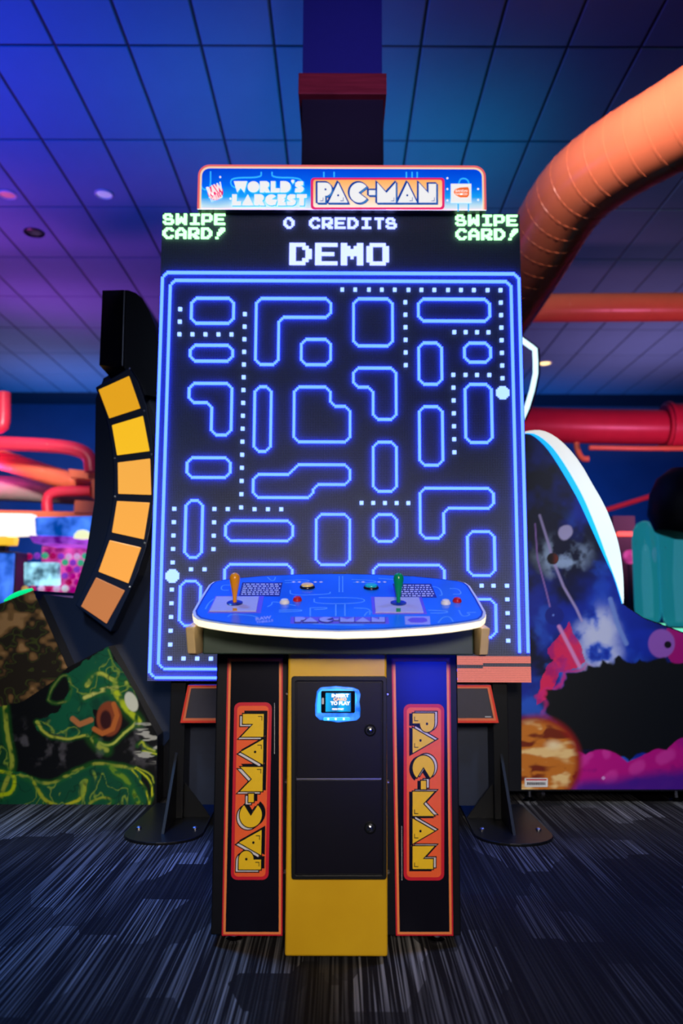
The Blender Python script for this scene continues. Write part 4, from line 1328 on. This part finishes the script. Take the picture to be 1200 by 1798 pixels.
def paint_right(X, Y):
    n1, n2 = fbm(X, Y, 60, 71), fbm(X, Y, 26, 77)
    wx, wy = (fbm(X, Y, 46, 83) - .5) * 40, (fbm(X, Y, 46, 91) - .5) * 40
    img = np.zeros(X.shape + (3,)) + np.array(lin(6, 14, 52))
    img = over(img, smooth(.35, .65, n1) * .9, (16, 44, 170))
    img = over(img, smooth(.50, .72, fbm(X + wx, Y + wy, 50, 74)) * smooth(880, 960, Y) * .8, (40, 96, 220))
    d = np.hypot((X + wx - 1085) / 95, (Y + wy - 1085) / 110)
    img = over(img, (1 - smooth(.2, 1.2, d)) * .75, (20, 52, 190))
    d = np.hypot((X + wx - 1052) / 55, (Y + wy - 1125) / 75)
    img = over(img, (1 - smooth(.3, 1.25, d)) * smooth(.22, .50, n2), (60, 110, 236))
    img = over(img, (1 - smooth(.3, 1.05, d)) * smooth(.34, .60, n2), (206, 212, 246))
    d = np.hypot((X + wx - 985) / 60, (Y + wy - 972) / 40)
    img = over(img, (1 - smooth(.3, 1.2, d)) * smooth(.40, .60, n2) * .9, (170, 194, 230))
    # magenta wing on the left
    mg = inside(X + wx * .6, Y + wy * .6, [(1000, 1090), (1030, 1165), (985, 1180), (965, 1230), (948, 1240), (955, 1190), (975, 1160), (962, 1140)])
    img = over(img, mg * .85, (196, 24, 120))
    img = over(img, mg * smooth(.5, .7, n2) * .8, (240, 40, 90))
    # streaks between the planets
    for pts, w, c in (([(948, 905), (962, 950), (972, 985), (990, 1030), (1012, 1068), (1022, 1090)], 3.4, (176, 160, 214)), ([(940, 920), (944, 980), (960, 1040), (966, 1065)], 2.2, (150, 110, 190)),
                      ([(982, 1100), (1000, 1135), (1018, 1170)], 5.0, (226, 150, 214)), ([(1072, 1052), (1086, 1100), (1100, 1130)], 6.0, (120, 150, 226))):
        img = over(img, (1 - smooth(w * .3, w, seg_d(X, Y, pts))) * .9, c)
    img = over(img, 1 - smooth(11, 15, np.hypot(X - 993 + wx * .3, (Y - 934) + wy * .3)), (186, 176, 220))
    dd = np.hypot(X - 971, Y - 981)
    img = over(img, 1 - smooth(9.5, 11, dd), (24, 10, 20))
    img = over(img, (1 - smooth(8, 10.5, dd)) * smooth(968, 981, X) * smooth(.2, .5, n2), (130, 50, 40))
    dd = np.hypot(X - 974, Y - 1081)
    img = over(img, 1 - smooth(15.5, 17.5, dd), (16, 34, 140))
    img = over(img, (1 - smooth(1, 2.6, np.hypot(X - 972, Y - 1080))), (110, 140, 240))
    # violet wheel at the edge
    img = over(img, inside(X + wx * .3, Y + wy * .3, [(1170, 1105), (1300, 1120), (1300, 1180), (1190, 1178), (1170, 1150)]) * .95, (170, 10, 120))
    dd = np.hypot((X - 1162) / 24, (Y - 1130) / 26)
    img = over(img, 1 - smooth(.9, 1.05, dd), (150, 90, 190))
    img = over(img, 1 - smooth(5, 7.5, np.hypot(X - 1173, Y - 1132)), (14, 10, 26))
    # dark cloud with a scalloped rim
    sc = np.abs(np.sin(np.arctan2(Y - 1240, X - 1100) * 9 + 4 * n1)) * .10
    dk = np.hypot((X - 1115) / 165, (Y - 1243) / 92) + sc + (fbm(X, Y, 34, 120) - .5) * .25
    dark = 1 - smooth(.98, 1.03, dk)
    img = over(img, dark, (10, 14, 22))
    img = over(img, (1 - smooth(0, .05, np.abs(dk - 1.04))) * smooth(1290, 1200, Y) * smooth(1050, 1010, X) * .8, (220, 40, 130))
    # pink clouds below
    edge = 1325 - 12 * np.abs(np.sin(X / 21 + 2.2 * fbm(X, Y, 60, 130))) + (X > 1140) * -0.3 * (X - 1140) + 14 * np.exp(-((X - 1110) / 40) ** 2)
    pk = smooth(-1.5, 1.5, Y - edge) * smooth(1000, 1018, X)
    img = over(img, pk, (196, 14, 140))
    puff = np.abs(np.sin(X / 17 + 3 * n1)) * np.abs(np.sin(Y / 15 + X / 40))
    img = over(img, pk * smooth(.5, .9, puff) * .5, (232, 70, 184))
    img = over(img, pk * smooth(.55, .7, n2) * .5, (140, 6, 130))
    img = over(img, smooth(0, 24, Y - 1352 - 14 * (fbm(X, Y, 40, 140) - .5) + (X - 1100) * .12) * smooth(1000, 1018, X) * .9, (46, 24, 150))
    img = over(img, (np.hypot((X - 1060), (Y - 1366)) < 3) * 1.0, (226, 150, 226))
    # banded orange planet, bottom left
    dd = np.hypot((X - 940) / 78, (Y - 1338) / 78)
    pl = 1 - smooth(.95, 1.02, dd)
    band = fbm(X * .35 + wx * .4, Y * 1.0 + wx * .25, 15, 150, 3)
    img = over(img, pl, (206, 120, 40))
    img = over(img, pl * smooth(.55, .75, band), (246, 206, 140))
    img = over(img, pl * (1 - smooth(.28, .46, band)), (120, 40, 20))
    img = over(img, pl * (1 - smooth(.0, .55, np.hypot((X - 972) / 40, (Y - 1308) / 24))), (250, 226, 180))
    img = over(img, (1 - smooth(0, .16, np.abs(dd - .98))) * .8, (150, 26, 26))
    return img


MB().prism([(882, 1389), (882, 800), (905, 762), (925, 757), (962, 763), (1001, 797), (1035, 847), (1061, 903), (1081, 963), (1092, 1020), (1095, 1060), (1130, 1084), (1200, 1110), (1301, 1148), (1301, 1389)], rv, -0.75, 0.0).build('cabinet_side', M['black'], arcade_r)
art_sheet('art_print', r_art, 1.6, RY, paint_right, M['print'], arcade_r)
M['arc_white'] = lit_print('lit_curved_edge', [(0.0, (0.8, 0.95, 1.0)), (0.3, (0.75, 0.95, 1.0)), (1.0, (1.0, 0.97, 0.92))], 0.66, 2, 0.0, 0.9)
c3 = lambda x, y: (880 + x / 3.747, 480 + y / 3.747)
ro = rpath([(909, 761), (933, 756), (952, 756), (973, 765.5), (995, 784), (1019, 813.6), (1040, 851), (1061.5, 888), (1077.5, 928), (1087, 960), (1093, 1000), (1095, 1045), (1094, 1060)], 1)
ri = rpath([(909, 763.5), (933, 760), (949, 767), (968, 783), (985, 805.6), (1005, 838), (1025, 875), (1043, 918), (1056, 952), (1067, 983), (1080, 1017), (1089, 1046), (1093, 1060)], 1)
MB().strip(ro, ri, rv, -0.03, 0.012).build('lit_edge', M['arc_white'], arcade_r, bevel=0.004)
M['arc_cyan'] = mat('cyan_glow_band', (0.0, 0.4, 0.8), 0.4, emit=(0.0, 0.42, 1.0), strength=1.0)  # inner glow of the white edge, put in as an emissive band
rc = [(a[0] - 1.0 - 9 * math.sin(PI * min(k / 20, 1)), a[1] + 3 * math.sin(PI * min(k / 20, 1))) for k, a in enumerate(ri)]
MB().strip(ri[1:], rc[1:], rv, 0.0, 0.006).build('inner_glow_band', M['arc_cyan'], arcade_r)
st_ = MB()
st_.prism(rrect(921.5, 1366, 962, 1381.5, 1.5), rv, 0.002, 0.004, 0)
st_.prism(R4(924, 1367.5, 960, 1369.8), rv, 0.004, 0.0046, 1)
x = 925.5
while x < 958:
    w = random.uniform(1.5, 3); st_.prism(R4(x, 1373, x + w, 1378), rv, 0.004, 0.0046, 2); x += w + .9
st_.build('sticker', [M['white_plastic'], M['ink_red'], M['steel']], arcade_r)
for px_ in (931, 1190, 1262):
    p = at(px_, 1410, RY + 0.05)
    MB().lathe([(0.030, 0), (0.032, 0.006), (0.016, 0.016), (0.010, 0.022), (0.008, 0.062)], (p.x, RY + 0.06, 0), seg=18).build('levelling_foot', M['chrome'], arcade_r, smooth=True)
    MB().lathe([(0.026, -0.012), (0.032, -0.008), (0.032, 0.008), (0.026, 0.012)], (p.x + 0.065, RY + 0.10, 0.032), (1, 0.3, 0), 20).build('caster', M['steel'], arcade_r, smooth=True)
    MB().lathe([(0.030, 0), (0.032, 0.006), (0.016, 0.016), (0.010, 0.022), (0.008, 0.062)], (p.x, RY + 0.65, 0), seg=18).build('levelling_foot', M['chrome'], arcade_r, smooth=True)

# ------------------------------------------------------------------ white neon loop behind the screen
nt_pts = [c3(90, 400), c3(140, 440), c3(205, 487), c3(224, 500), c3(228, 580), c3(228, 660), c3(205, 770), c3(172, 880), c3(140, 955), c3(60, 1010)]
loop = [at(x, y, 5.6) for x, y in nt_pts]
M['neon_white'] = mat('white_neon', (0.8, 0.9, 1), 0.3, emit=(0.62, 0.92, 1.0), strength=1.5)
neon = thing('neon_loop', (loop[4].x, 5.6, 0), 'bent white neon tube glowing beside the screen below the big orange duct', 'neon light')
MB().tube(loop, 0.019, 12).build('neon_tube', M['neon_white'], neon, smooth=True)
MB().tube([p + Vector((0.022, 0.035, 0.01)) for p in loop], 0.022, 12).build('tube_backing', M['navy_plastic'], neon, smooth=True)
MB().tube([Vector((loop[-1].x, 5.66, 0)), loop[-1] + Vector((0, 0.06, 0)), loop[-2] + Vector((0, 0.05, 0))], 0.02, 10).build('stand_pole', M['black_metal'], neon)

# ------------------------------------------------------------------ ducts


def duct(name, pts, rad, mt, label, rings=0, closed_ends=True, group=None, it=2):
    """pts: (px, py, depth)"""
    path = smooth_path([at(*p) for p in pts], it)
    rr = rad if not isinstance(rad, (list, tuple)) else None
    t = thing(name, (path[0].x, path[0].y, min(p.z for p in path)), label, 'duct', group)
    MB().tube(path, rad, 28).build('duct_shell', mt, t, smooth=True)
    if rings:
        # lapped seams every so often along the run
        ln = [0.0]
        for a, c in zip(path, path[1:]): ln.append(ln[-1] + (c - a).length)
        for k in range(1, rings):
            s = ln[-1] * k / rings
            i = max(j for j in range(len(ln)) if ln[j] <= s)
            i = min(i, len(path) - 2)
            q = path[i].lerp(path[i + 1], (s - ln[i]) / max(ln[i + 1] - ln[i], 1e-6))
            tg = (path[i + 1] - path[i]).normalized()
            r = rad
            MB().lathe([(r * 0.99, -0.012), (r * 1.007, -0.008), (r * 1.007, 0.008), (r * 0.99, 0.012)], q, tg, 28).build('seam_ring', mt, t, smooth=True)
    return t


duct('air_duct', [(1420, 70, 4.1), (1200, 213, 4.7), (1085, 276, 5.1), (1003, 338, 5.5), (945, 440, 6.1), (900, 520, 6.8), (850, 596, 7.5)], 0.285, M['orange_duct'], 'very large orange duct bending down behind the screen', rings=26)
duct('air_duct', [(925, 541, 8.3), (1060, 540, 8.3), (1420, 538, 8.3)], 0.155, M['orange_duct'], 'straight orange duct meeting the large bent duct', rings=7)
pink = duct('air_duct', [(880, 744, 9.0), (1050, 749, 9.0), (1170, 750, 9.0)], 0.205, M['red_duct'], 'glossy pink-red duct running level above the white curved edge', rings=5)
MB().tube([at(1165, 749, 9.0), at(1168, 749, 9.0), at(1400, 749, 9.0)], [0.255, 0.27, 0.27], 28).build('wide_collar', M['red_duct'], pink, smooth=True)
MB().lathe([(0.26, -0.02), (0.295, -0.015), (0.295, 0.015), (0.26, 0.02)], at(1172, 749, 9.0), (1, 0, 0), 28).build('seam_ring', M['red_duct'], pink, smooth=True)
duct('handrail_pipe', [(1035, 786, 8.8), (1155, 788, 8.8), (1420, 787, 8.8)], 0.028, M['orange_duct'], 'thin orange pipe under the pink-red duct', it=1)
duct('handrail_pipe', [(1060, 897, 10.0), (1160, 866, 10.0), (1300, 822, 10.0)], 0.033, M['red_duct'], 'thin red pipe slanting across the blue wall behind the capsules', it=1)
MB().tube(smooth_path([at(1012, 770, 9.0), at(1014, 790, 9.0), at(1022, 806, 9.0), at(1034, 806, 9.0)], 1), 0.035, 16).build('drain_pipe', M['orange_duct'], pink, smooth=True)
# left group
duct('air_duct', [(-120, 775, 9.2), (60, 780, 9.2), (130, 786, 9.2), (158, 800, 9.2), (161, 828, 9.2)], 0.082, M['red_duct'], 'pink-red duct that bends down beside the amber arc', rings=6)
duct('air_duct', [(-120, 770, 9.8), (20, 812, 9.8), (110, 842, 9.8), (230, 874, 9.8)], 0.125, M['orange_duct'], 'slanting orange duct under the pink-red bend', rings=7)
duct('air_duct', [(-140, 858, 10.4), (0, 856, 10.4), (120, 864, 10.4), (260, 870, 10.4)], 0.17, M['grey_duct'], 'wide pale grey duct behind the slanting orange one', rings=6)
duct('air_duct', [(84, 900, 9.6), (82, 876, 9.6), (92, 864, 9.6), (120, 862, 9.6), (160, 862, 9.6)], 0.065, M['red_duct'], 'small dark red elbow duct over the orange beam', rings=4)
duct('air_duct', [(6, 690, 9.4), (6, 735, 9.4), (4, 752, 9.4), (-90, 762, 9.4)], 0.085, M['red_duct'], 'upright red duct at the photo edge above the pink-red bend', rings=4)
t = thing('orange_beam', at(60, 908, 9.3), 'level orange beam above the lit prize machines', 'beam')
MB().prism([(-140, 893), (172, 899), (172, 910), (-140, 907)], vplane(9.3), -0.2, 0.0).build('beam_body', M['orange_duct'], t, bevel=0.01)
MB().prism([(131, 878), (172, 880), (172, 900), (129, 900)], vplane(9.25), -0.2, 0.0).build('end_box', M['orange_duct'], t, bevel=0.01)
MB().prism([(120, 823), (172, 828), (172, 876), (162, 876), (160, 842), (122, 838)], vplane(9.35), -0.2, 0.0).build('cross_bracket', M['orange_duct'], t, bevel=0.01)

# ------------------------------------------------------------------ lit prize machines far behind on the left
pmz = vplane(8.2)
prize = thing('prize_machine', at(95, 1300, 8.2) * 1.0, 'lit prize machine with a blue canopy heaped with coloured balls', 'arcade machine')
pz = at(95, 1045, 8.2).z
prize.location.z = 0.0; ORIGIN[prize.name] = Vector((prize.location.x, 8.2, 0.0)); prize.location = ORIGIN[prize.name]
X0, X1 = at(25, 1045, 8.2).x, at(190, 1045, 8.2).x
M['lit_blue'] = mat('lit_blue_acrylic', (0.0, 0.1, 0.7), 0.3, emit=(0.0, 0.16, 0.95), strength=0.9, vary=0.4, scale=5)
M['lit_purple'] = mat('lit_purple_acrylic', (0.3, 0.0, 0.6), 0.3, emit=(0.30, 0.01, 0.65), strength=0.8, vary=0.4, scale=6)
M['lit_yellow'] = mat('lit_yellow_acrylic', (0.9, 0.7, 0.1), 0.3, emit=(1.0, 0.55, 0.02), strength=0.9)
M['lit_white'] = mat('lit_white_acrylic', (0.9, 0.9, 0.85), 0.3, emit=(1.0, 0.93, 0.8), strength=1.1)
M['lit_green'] = mat('lit_green_tube', (0.0, 0.6, 0.3), 0.3, emit=(0.0, 0.75, 0.22), strength=0.9)
M['lit_magenta'] = mat('lit_magenta_acrylic', (0.6, 0.0, 0.35), 0.3, emit=(0.55, 0.0, 0.25), strength=0.75, vary=0.5, scale=8)
M['lit_cyan'] = mat('lit_cyan_screen', (0.2, 0.6, 0.8), 0.3, emit=(0.3, 0.75, 0.95), strength=0.95, vary=0.5, scale=9)
MB().box(X0, X1, 8.2, 9.0, 0.0, pz).build('cabinet_base', M['navy'], prize, bevel=0.02)
MB().box(X0, X1, 8.9, 9.0, pz, at(95, 950, 8.2).z).build('back_panel', M['lit_magenta'], prize)
MB().prism([(60, 908), (190, 905), (190, 944), (62, 940)], pmz, -0.8, 0.0).build('canopy', M['lit_blue'], prize, bevel=0.02)
MB().prism([(50, 940), (190, 944), (190, 957), (58, 953)], pmz, -0.7, 0.0).build('canopy_fringe', M['lit_purple'], prize, bevel=0.01)
MB().lathe([(0.02, 0), (0.09, 0.01), (0.085, 0.05), (0.05, 0.09), (0.01, 0.10)], at(145, 947, 8.15), (0, 0, 1), 20).build('canopy_lamp', mat('pale_yellow_lamp', (0.9, 0.9, 0.6), 0.4, emit=(0.95, 1.0, 0.55), strength=0.95), prize, smooth=True)
MB().prism(R4(46, 988, 104, 1028), pmz, -0.05, 0.06).build('front_screen', M['lit_cyan'], prize, bevel=0.01)
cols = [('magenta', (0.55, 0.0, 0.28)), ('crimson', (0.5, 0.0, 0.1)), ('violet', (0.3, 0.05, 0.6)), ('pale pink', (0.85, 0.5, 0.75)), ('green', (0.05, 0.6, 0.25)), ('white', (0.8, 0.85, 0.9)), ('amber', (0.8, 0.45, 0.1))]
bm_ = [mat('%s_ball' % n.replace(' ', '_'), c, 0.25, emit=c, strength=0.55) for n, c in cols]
ball_src, nth = {}, {}
ORD = ['first', 'second', 'third', 'fourth', 'fifth', 'sixth', 'seventh', 'eighth']
rb = random.Random(5)
for row in range(6):
    for k in range(10):
        px_ = 44 + k * 14 + (row % 2) * 7 + rb.uniform(-.6, .6)
        py_ = 1034 - row * 11.5 + rb.uniform(-1, 1)
        if 42 < px_ < 110 and 984 < py_ < 1032: continue
        if px_ > 172: continue
        dep = 8.32 + 0.055 * row
        ci = rb.choice([0, 0, 0, 1, 1, 2, 3, 3, 4, 5, 6])
        p = at(px_, py_, dep)
        r = rb.uniform(0.042, 0.052)
        if ci not in ball_src:
            mb = MB()
            mb.lathe([(0.036 * math.sin(PI * q / 10) + 1e-4, 0.036 - 0.036 * math.cos(PI * q / 10)) for q in range(11)], (0, 0, 0), seg=16)
            o = mb.build('toy_ball', bm_[ci], None, smooth=True)
            ball_src[ci] = o
        else:
            o = copy_at(ball_src[ci], p, None)
        o.location = p - Vector((0, 0, 0.036)); reg(o, o.location)
        nth[(row, ci)] = nth.get((row, ci), 0) + 1
        tag(o, '%s %s ball from the left, %s row up in the prize machine heap' % (ORD[nth[(row, ci)] - 1], cols[ci][0], ORD[row]), 'ball', 'coloured balls in the prize machine')
sign = thing('lit_sign', at(20, 945, 8.6), 'bright white lit sign with a yellow lower edge beside the blue canopy', 'sign')
MB().prism([(-120, 900), (56, 902), (58, 940), (-120, 944)], vplane(8.6), -0.15, 0.0).build('sign_face', M['lit_white'], sign, bevel=0.01)
MB().prism([(-120, 944), (26, 943), (24, 957), (-120, 958)], vplane(8.6), -0.12, 0.01).build('sign_edge', M['lit_yellow'], sign, bevel=0.01)
p0, p1 = at(-130, 965, 8.6), at(8, 965, 8.6)
MB().box(p0.x, p1.x, 8.62, 8.72, 0.0, p0.z + 0.15).build('sign_post_panel', M['navy'], sign)
bl = thing('game_cabinet', ((at(-40, 968, 8.2).x + at(22, 968, 8.2).x) / 2, 8.4, 0), 'small arcade cabinet with a blue lit front below the white sign', 'arcade machine')
q0, q1 = at(-40, 968, 8.2), at(22, 1060, 8.2)
MB().box(q0.x, q1.x, 8.22, 8.55, 0.0, q0.z).build('cabinet_body', M['navy'], bl, bevel=0.02)
MB().box(q0.x + .02, q1.x - .01, 8.2, 8.22, q1.z - .3, q0.z - .02).build('lit_front', M['lit_blue'], bl)
MB().tube(smooth_path([at(10, 1057, 4.1), at(22, 1047, 4.1), at(40, 1040, 4.1), at(57, 1037, 4.1)], 2), 0.014, 12).build('green_light_tube', M['lit_green'], arcade_l, smooth=True)

# ------------------------------------------------------------------ capsule machine on the right
m, nt, b = nodes_of('teal_glass')
b.inputs['Base Color'].default_value = (0.10, 0.45, 0.5, 1)
b.inputs['Roughness'].default_value = 0.08
b.inputs['Transmission Weight'].default_value = 0.6
b.inputs['IOR'].default_value = 1.2
b.inputs['Emission Color'].default_value = (0.02, 0.35, 0.42, 1)
b.inputs['Emission Strength'].default_value = 0.28
M['teal_glass'] = m
M['mint'] = mat('mint_light', (0.3, 0.9, 0.7), 0.3, emit=(0.2, 1.0, 0.62), strength=1.0)
M['hood'] = mat('black_hood', (0.004, 0.005, 0.012), 0.5)
for (pl, pr, pt, pb, d, lab) in ((1117, 1163, 915, 1092, 7.4, 'slim teal glass capsule glowing beside the curved white edge'), (1166, 1236, 892, 1100, 6.8, 'broad teal glass capsule under the black hood')):
    a, c = at(pl, pb, d), at(pr, pb, d)
    r = (c.x - a.x) / 2
    zt_, zb_ = at(pl, pt, d).z, a.z
    t = thing('glass_capsule', ((a.x + c.x) / 2, d, 0), lab, 'capsule')
    h = zt_ - zb_
    ctr = Vector(((a.x + c.x) / 2, d, zb_))
    MB().lathe([(r * .72, 0), (r * .92, h * .05), (r, h * .14), (r, h * .80), (r * .9, h * .90), (r * .62, h * .97), (r * .2, h)], ctr, seg=28).build('glass_shell', M['teal_glass'], t, smooth=True)
    MB().lathe([(r * .30, h * .05), (r * .34, h * .4), (r * .22, h * .72), (r * .1, h * .76)], ctr, seg=20).build('inner_core', mat('pale_core', (0.5, 0.6, 0.75), 0.4, emit=(0.3, 0.5, 0.6), strength=0.25), t, smooth=True)
    MB().lathe([(r * 1.12, -zb_), (r * 1.12, -0.05), (r * 1.0, 0.0)], ctr, seg=28).build('plinth', M['navy'], t, smooth=True)
    MB().lathe([(r * 1.14, -0.045), (r * 1.18, -0.03), (r * 1.14, -0.012)], ctr, seg=28).build('light_ring', M['mint'], t, smooth=True)
hp = at(1200, 880, 6.0)
hood = thing('black_hood', (hp.x, 6.0, 0), 'black rounded hood on a stand above the teal capsules', 'arcade machine')
MB().lathe([(0.02, -0.30), (0.16, -0.27), (0.235, -0.16), (0.25, 0.0), (0.22, 0.13), (0.14, 0.23), (0.02, 0.27)], hp, (0.25, 0, 1), 28).build('hood_shell', M['hood'], hood, smooth=True)
MB().tube([Vector((hp.x + .45, 6.0, 0)), Vector((hp.x + .45, 6.0, hp.z - .1)), Vector((hp.x + .1, 6.0, hp.z))], 0.05, 16).build('hood_stand', M['hood'], hood, smooth=True)
lb = at(1097, 938, 8.5)
t = thing('light_bar_post', (lb.x, 8.5, 0), 'orange light bar on a dark post behind the slim capsule', 'light')
MB().prism(rrect(1082, 934, 1113, 942, 3), vplane(8.5), 0.0, 0.05).build('light_bar', mat('orange_red_light', (0.9, 0.2, 0.1), 0.4, emit=(1.0, 0.10, 0.06), strength=1.1), t)
MB().box(lb.x - .12, lb.x + .12, 8.5, 8.6, 0, lb.z + .2).build('post', M['navy'], t)
mg = at(1106, 978, 8.3)
t = thing('round_sign', (mg.x, 8.3, 0), 'round magenta sign beside the slim teal capsule', 'sign')
MB().lathe([(0.075, 0), (0.075, 0.03), (0.05, 0.04), (0.01, 0.042)], mg, (0, -1, 0), 24).build('sign_face', M['lit_magenta'], t, smooth=True)
MB().box(mg.x - .012, mg.x + .012, 8.3, 8.33, 0, mg.z).build('post', M['navy'], t)
